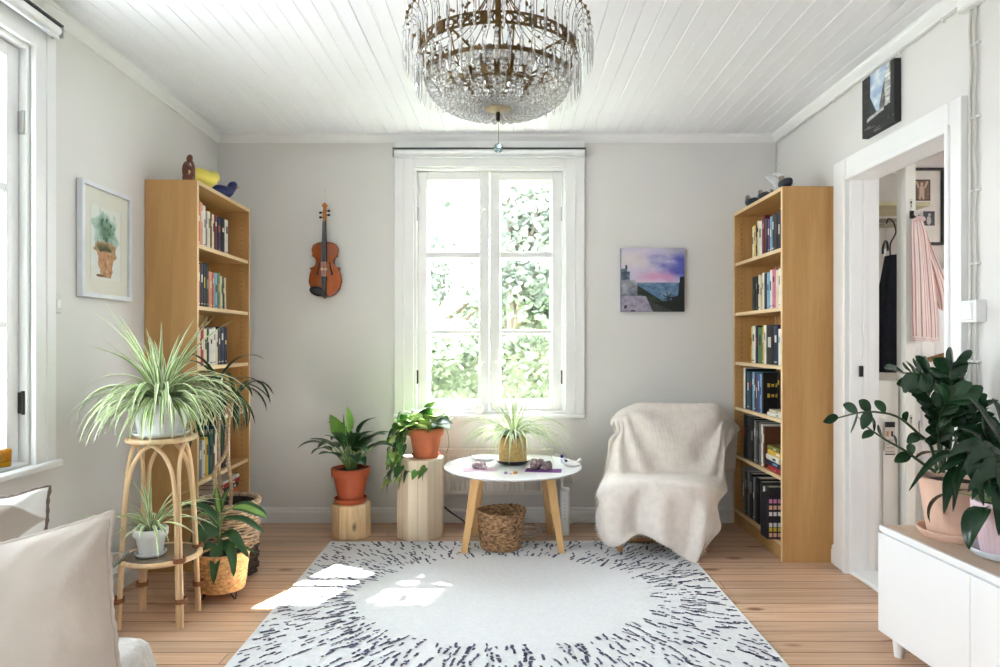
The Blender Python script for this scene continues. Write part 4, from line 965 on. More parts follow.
LILY = mat('lily_leaf', srgb(44, 78, 44), .3, noise=(16, .3, (1, 1, 1)), bump=(30, .15)); LIGHTL = mat('young_leaf', srgb(120, 168, 72), .35, noise=(16, .18, (1, 1, 1)))
t = thing('potted_peace_lily', 'peace lily with dark leaves in a red terracotta pot on the short plinth', 'potted plant', (-.955, 4.05, .2065))
saucer(t, .098, .032, TERRA2); pot(t, .072, .112, .205, TERRA2, .045, .006, 40, z0=.007)
lily(t, .20, 32, 14, (.12, .25), (.15, .21), (.034, .052), [LILY, LIGHTL], pick_light=(1, 2, 4), droop=1.0)

# pothos
def heart(mb, p, yaw, pitch, s, mi=0, roll=0.):
    n = 9; pts = [(0, 0), (-.06, .2), (.02, .38), (.2, .48), (.45, .44), (.72, .26), (1, 0)]
    m = Matrix.Rotation(yaw, 3, 'Z') @ Matrix.Rotation(-pitch, 3, 'Y') @ Matrix.Rotation(roll, 3, 'X')
    rows = []
    for k in range(9):
        u = k / 8
        x = lerp(0.0, 1, u); w = (.5 * (math.sin(math.pi * min(1, (u * .93 + .10)) ** .62)) ** .9) if k < 8 else 0
        xs_ = []
        for q in (-1, -.5, 0, .5, 1):
            back = -.10 * abs(q) * (1 - u) ** 3
            xs_.append(p + m @ (Vector((x + back, q * w, .16 * abs(q) * w - .22 * x * x + .02 * math.sin(q * 5 + u * 6))) * s))
        rows.append(xs_)
    mb.grid(rows, mi)
POTH = mat('pothos_leaf', srgb(92, 138, 62), .3, noise=(20, .3, (1, 1, 1))); POTH2 = mat('pothos_dark_leaf', srgb(54, 94, 48), .3, noise=(20, .3, (1, 1, 1))); POTH3 = mat('pothos_pale_leaf', srgb(168, 194, 112), .3, noise=(20, .2, (1, 1, 1)))
PX, PY, PZ = -.50, 4.06, .4795
t = thing('potted_pothos', 'trailing pothos in an orange terracotta pot on the tall plinth', 'potted plant', (PX, PY, PZ))
saucer(t, .085, .024, TERRA); pot(t, .072, .104, .172, TERRA, .045, .005, 40, z0=.007)
rnd = random.Random(8); lf = MB(); vn = MB(); M3 = [POTH, POTH2, POTH3]
for i in range(66):
    yaw = rnd.uniform(0, 6.28); r = rnd.uniform(.02, .125); z = .165 + rnd.uniform(.02, .15) * (1.1 - r / .16)
    p = Vector((r * math.cos(yaw), r * math.sin(yaw), z)); vn.tube([(r * .3 * math.cos(yaw), r * .3 * math.sin(yaw), .15), p * .8 + Vector((0, 0, .03)), p], .0018, 5)
    if p.y + PY + .08 * math.sin(yaw) > 4.28: continue
    heart(lf, p, yaw + rnd.uniform(-.6, .6), rnd.uniform(-.2, .8), rnd.uniform(.06, .092), rnd.choice((0, 0, 2, 2, 1)), rnd.uniform(-.4, .4))
vines = [[(-.05, -.04, .165), (-.13, -.06, .19), (-.17, -.07, .12), (-.16, -.08, .02), (-.19, -.09, -.07)],
         [(-.06, -.02, .165), (-.16, -.02, .2), (-.215, -.03, .1), (-.20, -.05, .0)],
         [(-.03, -.06, .165), (-.10, -.12, .16), (-.125, -.13, .06), (-.13, -.15, -.03), (-.06, -.165, -.06), (.02, -.165, -.035)],
         [(-.05, -.05, .165), (-.12, -.08, .16), (-.14, -.09, .06), (-.14, -.12, -.02), (-.12, -.16, -.09)],
         [(-.06, -.0, .165), (-.1, -.02, .24), (-.15, -.03, .27)],
         [(.05, -.02, .165), (.12, -.04, .19), (.145, -.05, .1), (.13, -.06, .03)],
         [(-.05, .02, .165), (-.14, .03, .16), (-.17, .02, .05), (-.22, -.02, -.02)],
         [(-.05, -.03, .165), (-.12, -.05, .18), (-.16, -.06, .08), (-.18, -.09, -.0), (-.2, -.1, -.12)]]
for vi, V_ in enumerate(vines):
    P = cat(V_, 16); vn.tube(P, .0022, 5)
    if vi == 5: continue
    for k in range(3, 16, 2 if vi not in (4,) else 3):
        d = rnd.uniform(2.2, 4.4); heart(lf, P[k], d, rnd.uniform(-1.3, -.5), rnd.uniform(.05, .08), rnd.choice((0, 0, 1, 1, 2)), rnd.uniform(-.5, .5))
    heart(lf, P[-1], 3.4, -1.1, .075, 0)
lf.build('foliage', M3, t, angle=180); vn.build('vines', mat('vine_green', srgb(126, 146, 80), .5), t)

# dracaena in the dark wicker basket
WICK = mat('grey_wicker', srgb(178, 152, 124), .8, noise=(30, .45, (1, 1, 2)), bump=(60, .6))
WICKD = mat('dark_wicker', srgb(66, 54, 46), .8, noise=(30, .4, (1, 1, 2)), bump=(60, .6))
BXX, BYY = -1.43, 3.40
t = thing('wicker_basket', 'large greyish wicker basket holding the dracaena by the left bookcase', 'basket', (BXX, BYY, .0005))
m = MB(); rows = 13; n = 48
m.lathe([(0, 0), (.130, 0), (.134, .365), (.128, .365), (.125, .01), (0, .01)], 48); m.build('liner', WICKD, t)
m = MB(); m2 = MB()
for k in range(rows):
    z = .014 + k * .0275; rr_ = lerp(.138, .146, k / rows)
    for ph in (0, 1):
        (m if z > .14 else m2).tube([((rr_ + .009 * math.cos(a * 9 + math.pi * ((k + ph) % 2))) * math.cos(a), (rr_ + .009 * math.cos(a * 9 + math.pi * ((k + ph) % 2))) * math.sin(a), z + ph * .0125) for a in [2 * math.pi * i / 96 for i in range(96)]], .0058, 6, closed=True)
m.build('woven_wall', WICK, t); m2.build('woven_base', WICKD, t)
m = MB(); m.tube([((.149 + .004 * math.cos(a * 40)) * math.cos(a), (.149 + .004 * math.cos(a * 40)) * math.sin(a), .37 + .003 * math.sin(a * 40)) for a in [2 * math.pi * i / 160 for i in range(160)]], .012, 7, closed=True); m.build('rim', WICK, t)
t = thing('potted_dracaena', 'tall thin-stemmed dracaena with dark drooping leaf tufts beside the left bookcase', 'potted plant', (BXX, BYY, .0115))
pot(t, .085, .11, .30, mat('dark_plastic_pot', (.03, .028, .026), .5), .02, .004, 32)
rnd = random.Random(31)
DR = mat('dracaena_leaf', srgb(44, 70, 40), .35, noise=(12, .3, (1, 1, 1))); DSTEM = mat('dracaena_stem', srgb(178, 152, 120), .8, noise=(20, .3, (1, 1, 6)), bump=(30, .5, (1, 1, 5)))
stems = [[(-.03, 0, .28), (-.035, -.02, .5), (-.03, -.04, .75), (-.03, -.05, .98)],
         [(.0, .02, .28), (.01, .02, .42), (.0, .0, .6), (-.015, -.03, .8), (.0, -.06, .96)],
         [(.01, -.03, .28), (-.03, -.05, .38), (-.04, -.06, .52), (.015, -.05, .62), (.02, -.03, .78), (.03, .02, .90)]]
sm = MB(); fo = MB()
for si, P in enumerate(stems):
    C_ = cat(P, 22); sm.tube(C_, [lerp(.0105, .007, k / 21) for k in range(22)], 8)
    top = C_[-1]
    for i in range(26 if si < 2 else 30):
        yaw = rnd.uniform(0, 6.28); q = rnd.random(); e0 = R(lerp(78, 0, q)); L = rnd.uniform(.30, .46) * (1.0 if q < .7 else .9)
        P2 = arch(top - Vector((0, 0, rnd.uniform(0, .08))), yaw, e0, e0 - R(rnd.uniform(70, 140)), L, 10)
        if any(p.x + BXX < -1.57 for p in P2) or any(p.x + BXX > -1.29 for p in P2): continue
        fo.blade(P2, [.0095 * math.sin(math.pi * min(1, .12 + .88 * k / 9)) ** .6 + .0008 for k in range(10)], fold=.4)
sm.build('stems', DSTEM, t); fo.build('foliage', DR, t, angle=180)

# hairpin planter
GX, GY = -1.325, 3.095
HY = mat('hyacinth_weave', srgb(212, 166, 112), .85, noise=(50, .38, (1, 1, 1.6)), bump=(70, .9, (1, 1, 1.6)))
t = thing('woven_planter', 'round straw-coloured woven planter on black hairpin legs', 'planter', (GX, GY, .0005))
m = MB(); braided_wall(m, .098, .118, .042, .216, 10, 72, .0035, .012); m.build('woven_body', HY, t, angle=80)
for a in (-.5, 1.6, 3.7):
    c = Vector((.07 * math.cos(a), .07 * math.sin(a), 0)); s_ = Vector((-math.sin(a), math.cos(a), 0)) * .02; o_ = Vector((math.cos(a), math.sin(a), 0)) * .015
    m = MB(); m.tube([c - s_ + Vector((0, 0, .045)), c + o_ - s_ * .15 + Vector((0, 0, .004)), c + o_ + s_ * .15 + Vector((0, 0, .004)), c + s_ + Vector((0, 0, .045))], .0028, 6); m.build('hairpin_leg', BLACK, t)
t = thing('dumb_cane', 'dumb cane with big striped green leaves growing in the straw planter', 'potted plant', (GX, GY, .0545))
m = MB(); m.lathe([(0, 0), (.07, 0), (.09, .145), (.0, .14)], 28); m.build('soil', SOIL, t)
DC = mat('dumb_cane_leaf', srgb(54, 92, 52), .35, noise=(16, .3, (1, 1, 1))); DC2 = mat('dumb_cane_stripe', srgb(130, 166, 84), .35, noise=(16, .15, (1, 1, 1)))
lf = MB(); sm = MB(); sm.tube(cat([(-.01, 0, .14), (-.015, -.005, .24), (-.01, -.01, .34)], 8), [.011, .011, .01, .009, .008, .007, .006, .005], 9)
def dleaf(p0, pts, w, stripe=False):
    P = cat([p0] + pts, 5); sm.tube(P[:], [.0045, .004, .0036, .003, .0028], 6)
    d = (P[-1] - P[-2]).normalized(); return P[-1], d
def leaf_at(pts, w, stripe=0, nrm=(0, 0, 1)):
    P = cat(pts, 11); ws = [w * (math.sin(math.pi * (k / 10) ** .75)) ** .75 * (1 - .2 * k / 10) + .001 for k in range(11)]
    lf.blade(P, ws, nrm=nrm, fold=.3, mats=(0, stripe))
sm.tube(cat([(-.012, 0, .26), (.02, -.02, .345), (.06, -.03, .365)], 8), .0032, 6); leaf_at([(.06, -.03, .365), (.12, -.04, .368), (.19, -.05, .345), (.225, -.055, .325)], .034, 1, (.1, -.6, 1))
leaf_at([(.0, 0, .31), (.09, .01, .30), (.15, .01, .265), (.185, .01, .24)], .022, 0, (0, -.4, 1))
leaf_at([(-.01, -.01, .24), (-.06, -.05, .27), (-.09, -.07, .2), (-.095, -.08, .12)], .04, 0, (.2, -1, .4))
leaf_at([(-.01, -.01, .22), (.05, -.03, .245), (.10, -.05, .20), (.145, -.06, .145)], .026, 0, (0, -.5, 1))
leaf_at([(-.01, -.02, .2), (.01, -.07, .2), (.015, -.115, .14), (.015, -.13, .05)], .03, 0, (.2, -1, .3))
leaf_at([(0, -.02, .19), (.06, -.07, .2), (.09, -.10, .15), (.10, -.12, .08)], .026, 0, (.2, -1, .4))
leaf_at([(-.012, 0, .33), (-.02, -.01, .40), (-.02, -.02, .46)], .016, 1, (.4, -1, 0))
leaf_at([(-.012, 0, .33), (.0, .01, .39), (.02, .02, .44)], .016, 1, (-.4, -1, 0))
leaf_at([(-.01, 0, .29), (-.07, .0, .35), (-.13, -.01, .37), (-.18, -.02, .36)], .02, 0, (0, -.5, 1))
leaf_at([(-.01, 0, .27), (-.07, .03, .32), (-.14, .05, .31), (-.19, .05, .27)], .022, 1, (0, -.5, 1))
leaf_at([(0, 0, .18), (.07, .0, .18), (.13, .0, .155), (.17, .0, .15)], .02, 0)
leaf_at([(-.02, 0, .18), (-.06, -.05, .19), (-.085, -.075, .16), (-.09, -.085, .11)], .022, 0, (0, -.6, .8))
lf.build('foliage', [DC, DC2], t, angle=180); sm.build('stem', mat('lily_stem', (0, 0, 0)), t)
# ------------------------------------------------------------------ sideboard and the plants on it
SBW = mat('sideboard_white', srgb(243, 243, 245), .25, noise=(2, .01, (1, 1, 1)))
SBT = wood('sideboard_top', srgb(206, 184, 164), srgb(186, 162, 142), 1, 1., .5)
SBR = .06
t = thing('sideboard', 'low white sideboard with wooden top and tapered legs by the right wall', 'sideboard', (1.42, 2.55, 0), SBR)
# local: X towards the wall, Y towards the back; origin at the far front corner
m = MB(); m.bx(.012, .268, -.94, -.004, .085, .462); m.build('carcass', SBW, t, smooth=False, bevel=.002)
m = MB(); m.bx(.012, .27, -.94, 0, .4625, .482); m.build('top', SBT, t, smooth=False, bevel=.002)
m = MB(); m.bx(.0, .0118, -.94, .0, .4625, .4825); m.build('front_edge', SBW, t, smooth=False)
for i in range(2):
    m = MB(); m.bx(-.006, .0115, -.004 - .468 * (i + 1) + .004, -.002 - .468 * i, .083, .455); m.build('door', SBW, t, smooth=False, bevel=.0015)
for (x, y) in ((.045, -.05), (.22, -.05), (.045, -.89), (.22, -.89)):
    m = MB(); m.lathe([(0, 0), (.016, 0), (.025, .085), (0, .085)], 20, (x, y, 0.0005)); m.build('leg', SBW, t)
TOPZ = .4825
ZZ = mat('zz_leaf', srgb(38, 70, 44), .2, noise=(14, .3, (1, 1, 1)), spec=.6)
PINKP = mat('pale_pink_terracotta', srgb(222, 186, 166), .8, noise=(9, .08, (1, 1, 1)), bump=(60, .1))
zx, zy = 1.605, 2.40
t = thing('potted_zz_plant', 'zz plant with glossy dark leaflets in a pale terracotta pot on the sideboard', 'potted plant', (zx, zy, TOPZ))
saucer(t, .118, .03, PINKP); pot(t, .083, .112, .205, PINKP, .018, .008, 48, z0=.008)
O = Vector((zx, zy, TOPZ)); rnd = random.Random(6); lf = MB(); sm = MB()
def L3(px, py, Y): return at(px, py, Y) - O
zst = [([(937, 470, 2.40), (931, 446, 2.38), (919, 434, 2.37), (898, 417, 2.36), (876, 412, 2.35), (858, 413, 2.34), (838, 418, 2.33)], 6),
       ([(936, 472, 2.41), (922, 463, 2.42), (904, 450, 2.43), (886, 440, 2.44), (874, 432, 2.45), (864, 425, 2.46)], 5),
       ([(946, 470, 2.40), (957, 440, 2.40), (960, 414, 2.40), (954, 392, 2.40), (943, 379, 2.40), (925, 374, 2.38), (904, 373, 2.36)], 15),
       ([(940, 470, 2.42), (941, 433, 2.44), (934, 408, 2.45), (927, 394, 2.46), (916, 381, 2.47)], 12),
       ([(948, 470, 2.38), (952, 430, 2.36), (955, 400, 2.36), (950, 376, 2.36), (955, 364, 2.36)], 11),
       ([(950, 472, 2.43), (964, 445, 2.40), (972, 425, 2.36), (978, 405, 2.32)], 9),
       ([(944, 472, 2.36), (938, 440, 2.30), (941, 412, 2.27), (952, 396, 2.25)], 9),
       ([(950, 472, 2.36), (966, 452, 2.30), (982, 440, 2.26), (996, 436, 2.22)], 8),
       ([(943, 472, 2.38), (947, 445, 2.35), (951, 420, 2.34), (962, 402, 2.33)], 7)]
for P_, nl in zst:
    C_ = cat([L3(*p) for p in P_], 26); sm.tube(C_, [lerp(.0062, .0024, k / 25) for k in range(26)], 7)
    for k in range(nl):
        f = lerp(.34, 1.0, k / (nl - 1)); i = min(25, int(f * 25)); d = (C_[i] - C_[max(0, i - 2)]).normalized(); up = Vector((0, 0, 1))
        side = d.cross(Vector((0, -1, .3)))
        if side.length < .2: side = Vector((0, 1, 0))
        side.normalize()
        for sgn in ((1, -1) if k < nl - 1 else (.2,)):
            if nl <= 6 and k in (1, 2) and sgn < 0: continue
            L = rnd.uniform(.066, .098) * (1.0 if nl > 6 else .78); v = (d * .75 + side * sgn * .85 + Vector((0, -.35 * rnd.random(), .12))).normalized()
            P = [C_[i] + v * L * s + Vector((0, 0, -.018 * s * s)) for s in [q / 7 for q in range(8)]]
            nn = d.cross(v) * (1 if rnd.random() < .8 else -1) + Vector((rnd.uniform(-.5, .5), -.6, rnd.uniform(0, .9)))
            lf.blade(P, [L * .26 * math.sin(math.pi * min(1, .04 + .93 * q / 7)) ** .75 + .0006 for q in range(8)], nrm=nn, fold=.22)
lf.build('leaflets', ZZ, t, angle=180); sm.build('stems', mat('zz_stem', srgb(58, 78, 46), .4), t)
lx, ly = 1.615, 2.165
PINK = mat('pink_ribbed_glaze', srgb(226, 200, 208), .35, noise=(8, .06, (1, 1, 1)))
t = thing('potted_peace_lily', 'peace lily drooping over a pink ribbed pot at the right edge, on the sideboard', 'potted plant', (lx, ly, TOPZ))
mb = MB(); mb.lathe([(0, 0), (.072, 0), (.092, .008), (.105, .026), (.106, .032), (.1, .03), (.086, .012), (.0, .01)], 48); mb.build('saucer', mat('bluish_white_glaze', srgb(216, 222, 232), .2), t, angle=60)
pot(t, .066, .092, .17, PINK, .03, .003, 128, rib=lambda a, z: 1 + .022 * abs(math.sin(a * 16)), z0=.0125)
LILY2 = mat('lily_deep_leaf', srgb(30, 58, 36), .25, noise=(14, .3, (1, 1, 1)), bump=(30, .2))
lily(t, .17, 40, 77, (.05, .26), (.13, .19), (.026, .04), [LILY2, LIGHTL], spread=.04, lean=(-5, 80), droop=1.25, avoid=lambda P: any(p.x + lx > 1.66 or p.x + lx < 1.34 or (p.x + lx < 1.405 and p.z + TOPZ < .76) for p in P))

O2 = Vector((lx, ly, TOPZ)); lf = MB(); sm = MB()
hand = [((962, 470), (949, 484), (944, 514), 2.07, .022), ((972, 462), (957, 478), (953, 512), 2.06, .017), ((985, 458), (972, 468), (984, 506), 2.03, .026), ((1002, 470), (1000, 492), (999, 536), 2.0, .03),
        ((960, 455), (934, 460), (909, 491), 2.16, .013), ((1004, 452), (990, 425), (968, 396), 2.12, .026), ((990, 452), (980, 436), (958, 428), 2.14, .024), ((992, 446), (985, 432), (984, 405), 2.16, .024),
        ((990, 455), (972, 446), (948, 456), 2.08, .026), ((978, 462), (962, 458), (938, 474), 2.10, .02), ((1003, 455), (992, 462), (972, 500), 2.04, .03), ((1008, 450), (1004, 425), (992, 398), 2.06, .026),
        ((1000, 460), (985, 450), (962, 470), 2.05, .026), ((1010, 470), (1006, 480), (1012, 530), 2.0, .034), ((1006, 462), (990, 470), (968, 492), 2.02, .03), ((1014, 440), (1020, 420), (1030, 400), 2.1, .03),
        ((1012, 452), (1028, 448), (1050, 470), 2.02, .032), ((1020, 460), (1036, 470), (1052, 505), 2.05, .032)]
for k, (a, b, c, Yh, w) in enumerate(hand):
    base = Vector((.02 * math.sin(k * 2.1), .02 * math.cos(k * 2.1), .165)); pa = at(*a, Yh + .03) - O2; pb = at(*b, Yh) - O2; pc2 = at(*c, Yh - .02) - O2
    sm.tube(cat([base, lerp(base, pa, .55) + Vector((0, 0, .03)), pa], 7), .0028, 5)
    P = cat([pa, lerp(pa, pb, .55) + Vector((0, 0, .012)), pb, lerp(pb, pc2, .5) + Vector((0, 0, .008)), pc2], 12)
    lf.blade(P, [w * (math.sin(math.pi * (q / 11) ** .72)) ** .8 * (1 - .2 * q / 11) + .0008 for q in range(12)], nrm=(.25 * math.sin(k * 1.7), -.8, .6), fold=.3)
lf.build('drooping_leaves', LILY2, t, angle=180); sm.build('petioles', mat('lily_stem', (0, 0, 0)), t)

# ------------------------------------------------------------------ armchair under its throw
t = thing('armchair', 'low armchair hidden under a cream throw beside the right bookcase', 'armchair', (.86, 3.90, 0), 0)
BEECH = wood('beech', srgb(206, 160, 110), srgb(184, 134, 86), 1, 1., .5)
m = MB(); m.box((0, 0.0, .29), (.46, .44, .13)); m.build('seat', mat('chair_fabric', srgb(188, 176, 158), .9), t, smooth=False, bevel=.03, seg=3)
m = MB(); m.box((.16, .22, .545), (.42, .06, .38), rot=(R(-18), 0, 0)); m.build('backrest', mat('chair_fabric', (0, 0, 0)), t, smooth=False, bevel=.025, seg=3)
for s in (-1, 1):
    m = MB(); m.tube(cat([(s * .235, -.15, .22), (s * .235, -.2, .12), (s * .235, -.19, .022), (s * .235, .0, .018), (s * .235, .22, .018), (s * .235, .27, .08)], 20), .014, 8); m.build('runner', BEECH, t)
m = MB(); m.bx(-.235, .235, -.02, .02, .012, .03); m.build('crossbar', BEECH, t, smooth=False, bevel=.004)

THROW = mat('cream_throw', srgb(235, 226, 219), .95, noise=(26, .06, (1, 1, 1)), bump=(220, .25), sheen=.3)
nt = THROW.node_tree
def throw():
    # rows of (px, py, Y) control points, nine columns each
    rows = [
        [(618, 470, 4.27), (622, 470, 4.26), (634, 470, 4.26), (655, 470, 4.25), (675, 470, 4.25), (695, 470, 4.25), (716, 470, 4.26), (727, 470, 4.27), (735, 470, 4.28)],
        [(613, 421, 4.25), (621, 414, 4.22), (636, 408, 4.20), (655, 407.5, 4.20), (676, 407.5, 4.20), (697, 407.5, 4.20), (716, 408, 4.20), (728, 418, 4.23), (738, 430, 4.27)],
        [(611, 425, 4.22), (620, 417, 4.18), (637, 411, 4.145), (656, 411, 4.145), (676, 411, 4.145), (696, 411.5, 4.145), (716, 412, 4.145), (727, 420, 4.17), (739, 431, 4.23)],
        [(617, 432, 4.19), (622, 430, 4.15), (635, 427, 4.10), (655, 427, 4.085), (675, 427, 4.085), (695, 427, 4.085), (717, 428, 4.09), (722, 431, 4.11), (731, 440, 4.18)],
        [(609, 440, 4.12), (619, 445, 4.07), (636, 447, 4.045), (655, 448, 4.04), (675, 448, 4.04), (695, 448, 4.04), (714, 448, 4.05), (722, 448, 4.07), (726, 449, 4.12)],
        [(607, 460, 4.05), (619, 464, 4.0), (638, 466, 3.985), (656, 467, 3.98), (675, 467, 3.98), (694, 467, 3.985), (712, 467, 4.0), (721, 468, 4.02), (726, 470, 4.05)],
        [(605, 474, 3.98), (618, 474, 3.96), (637, 474, 3.95), (655, 474, 3.95), (674, 474.5, 3.95), (692, 475, 3.95), (710, 477, 3.95), (720, 480, 3.95), (727, 486, 3.96)],
        [(600, 486, 3.82), (613, 479, 3.80), (633, 477.5, 3.79), (653, 477.5, 3.78), (673, 478, 3.77), (691, 480, 3.77), (707, 483, 3.77), (719, 488, 3.79), (727, 492, 3.84)],
        [(597, 495, 3.72), (609, 485, 3.68), (629, 481.5, 3.66), (650, 481, 3.65), (671, 482, 3.64), (689, 484, 3.64), (703, 487, 3.66), (714, 492, 3.70), (724, 495, 3.77)],
        [(600, 503, 3.69), (608, 496, 3.64), (627, 491, 3.615), (648, 490, 3.61), (670, 491, 3.605), (688, 493, 3.60), (700, 497, 3.63), (710, 501, 3.67), (718, 503, 3.73)],
        [(598, 515, 3.69), (608, 513, 3.62), (625, 508, 3.60), (646, 506, 3.595), (668, 508, 3.585), (687, 511, 3.575), (700, 513, 3.61), (709, 514, 3.65), (719, 514, 3.71)],
        [(598, 527, 3.68), (608, 529, 3.61), (624, 524, 3.59), (646, 522, 3.585), (668, 527, 3.57), (686, 531, 3.555), (698, 531, 3.59), (709, 529, 3.64), (721, 528, 3.69)],
        [(601, 538, 3.675), (611, 540, 3.60), (626, 535, 3.585), (648, 532, 3.58), (669, 541, 3.56), (684, 547, 3.54), (695, 549, 3.575), (704, 545, 3.615), (713, 538, 3.66)],
        [(606, 545.5, 3.67), (616, 544.5, 3.60), (631, 538.5, 3.58), (650, 537, 3.58), (667, 545.5, 3.56), (680, 556, 3.54), (690, 560, 3.565), (698, 561.5, 3.585), (704, 549, 3.63)]]
    R0 = [[at(*p) for p in r] for r in rows]
    NU, NV = 72, 84
    cols = [cat(r, NU) for r in R0]                        # each row resampled
    out = []
    byc = [cat([cols[k][j] for k in range(len(cols))], NV) for j in range(NU)]
    for i in range(NV):
        row = []
        v = i / (NV - 1)
        for j in range(NU):
            u = j / (NU - 1); p = byc[j][i].copy()
            fall = sstep(.66, .80, v)
            p.y += fall * (.042 * math.sin(u * 20 + 1.2 + .6 * v) + .014 * math.sin(u * 34 + v * 3))
            bk = sstep(.12, .2, v) * (1 - sstep(.42, .5, v))
            # shallow folds fanning from the upper corners over the back
            a = math.hypot((u - .15) * 1.2, v - .1); b = math.hypot((u - .9) * 1.2, v - .1)
            p.y += bk * (.016 * math.sin(math.atan2(v - .1, (u - .13) * 1.2 + 1e-4) * 11) * sstep(.03, .15, a) * (1 - sstep(.35, .7, a)) + .016 * math.sin(math.atan2(v - .1, (.9 - u) * 1.2 + 1e-4) * 10 + 1) * sstep(.03, .15, b) * (1 - sstep(.35, .65, b)) + .022 * mnoise.noise(Vector((u * 5, v * 9, 2))))
            p.z += (1 - fall) * .003 * mnoise.noise(Vector((u * 8, v * 9, 0)))
            p.z = max(p.z, .018)
            row.append(p)
        out.append(row)
    t = thing('throw', 'cream woven throw with fringed edges draped over the whole armchair', 'throw', (.98, 3.86, 0))
    o = Vector((.98, 3.86, 0))
    m = MB(); m.grid([[p - o for p in r] for r in out]); m.build('cloth', THROW, t, angle=180, solid=.006)
    # fringes
    fr = MB(); rnd = random.Random(2)
    def tuft(p, d, L):
        e = p + d * L + Vector((rnd.uniform(-.004, .004), rnd.uniform(-.004, .004), rnd.uniform(-.004, .002))); e.z = max(e.z, .014); mid = (p + e) / 2 + Vector((0, 0, -.002)); mid.z = max(mid.z, .015)
        fr.tube([p - o, mid - o, e - o], [.0016, .0018, .0012], 4)
    for i in range(30, NV - 2):
        for _ in range(2): tuft(lerp(out[i][0], out[i + 1][0], rnd.random()), Vector((-1, 0, -.25)).normalized(), rnd.uniform(.008, .018))
    for j in range(2, NU - 22): tuft(out[-1][j], Vector((rnd.uniform(-.3, .3), -.2, -1)).normalized(), rnd.uniform(.006, .014))
    for j in range(NU - 26, NU - 1):
        for _ in range(3): tuft(lerp(out[-1][j], out[-1][j + 1], rnd.random()), Vector((rnd.uniform(-.6, .9), -.6, -.8)).normalized(), rnd.uniform(.012, .032))
    fr.build('fringe', mat('fringe_cream', srgb(232, 224, 212), .95), t)
throw()
b_ = None
# faint leaf weave on the throw
vo = nt.nodes.new('ShaderNodeTexWave'); vo.inputs['Scale'].default_value = 14; vo.inputs['Distortion'].default_value = 9; vo.inputs['Detail'].default_value = 1; vo.inputs['Detail Scale'].default_value = .35
tcn = [n for n in nt.nodes if n.type == 'TEX_COORD'][0]; nt.links.new(tcn.outputs['Object'], vo.inputs['Vector'])
bn2 = nt.nodes.new('ShaderNodeBump'); bn2.inputs['Strength'].default_value = .10; bn2.inputs['Distance'].default_value = .006; nt.links.new(vo.outputs['Fac'], bn2.inputs['Height'])
bn1 = [n for n in nt.nodes if n.type == 'BUMP' and n != bn2][0]; nt.links.new(bn1.outputs[0], bn2.inputs['Normal']); nt.links.new(bn2.outputs[0], nt.nodes['Principled BSDF'].inputs['Normal'])

# ------------------------------------------------------------------ sofa and cushions by the left window
LINEN = mat('sofa_linen', srgb(232, 230, 226), .9, noise=(40, .04, (1, 1, 1)), bump=(200, .2), sheen=.2)
t = thing('sofa', 'pale linen sofa standing under the left window, mostly behind the cushions', 'sofa', (-1.80, 1.0, .0005), LW)
m = MB(); m.bx(.02, .86, -.9, .68, .06, .389); m.build('base', LINEN, t, smooth=False, bevel=.03, seg=3)
m = MB(); m.bx(.02, .2, -.9, .76, .388, .63); m.build('backrest', LINEN, t, smooth=False, bevel=.04, seg=3)
m = MB(); 
pr = [(.02, .05), (.62, .05), (.62, .44), (.6, .5), (.56, .60), (.5, .63), (.02, .64)]
m.add([(x, .765, z) for x, z in pr] + [(x, .90, z) for x, z in pr], [tuple(range(6, -1, -1)), tuple(range(7, 14))] + [(i, (i + 1) % 7, 7 + (i + 1) % 7, 7 + i) for i in range(7)])
m.build('armrest', LINEN, t, smooth=False, bevel=.03, seg=3)
for y0, y1 in ((-.88, -.06), (-.05, .70)):
    m = MB(); m.bx(.2, .875, y0, y1, .39, .42); m.build('seat_cushion', LINEN, t, smooth=False, bevel=.014, seg=3)
for (x, y) in ((.08, -.82), (.85, -.82), (.08, .82), (.85, .5)):
    m = MB(); m.lathe([(0, 0), (.02, 0), (.026, .062), (0, .062)], 12, (x, y, 0)); m.build('leg', OAK, t)

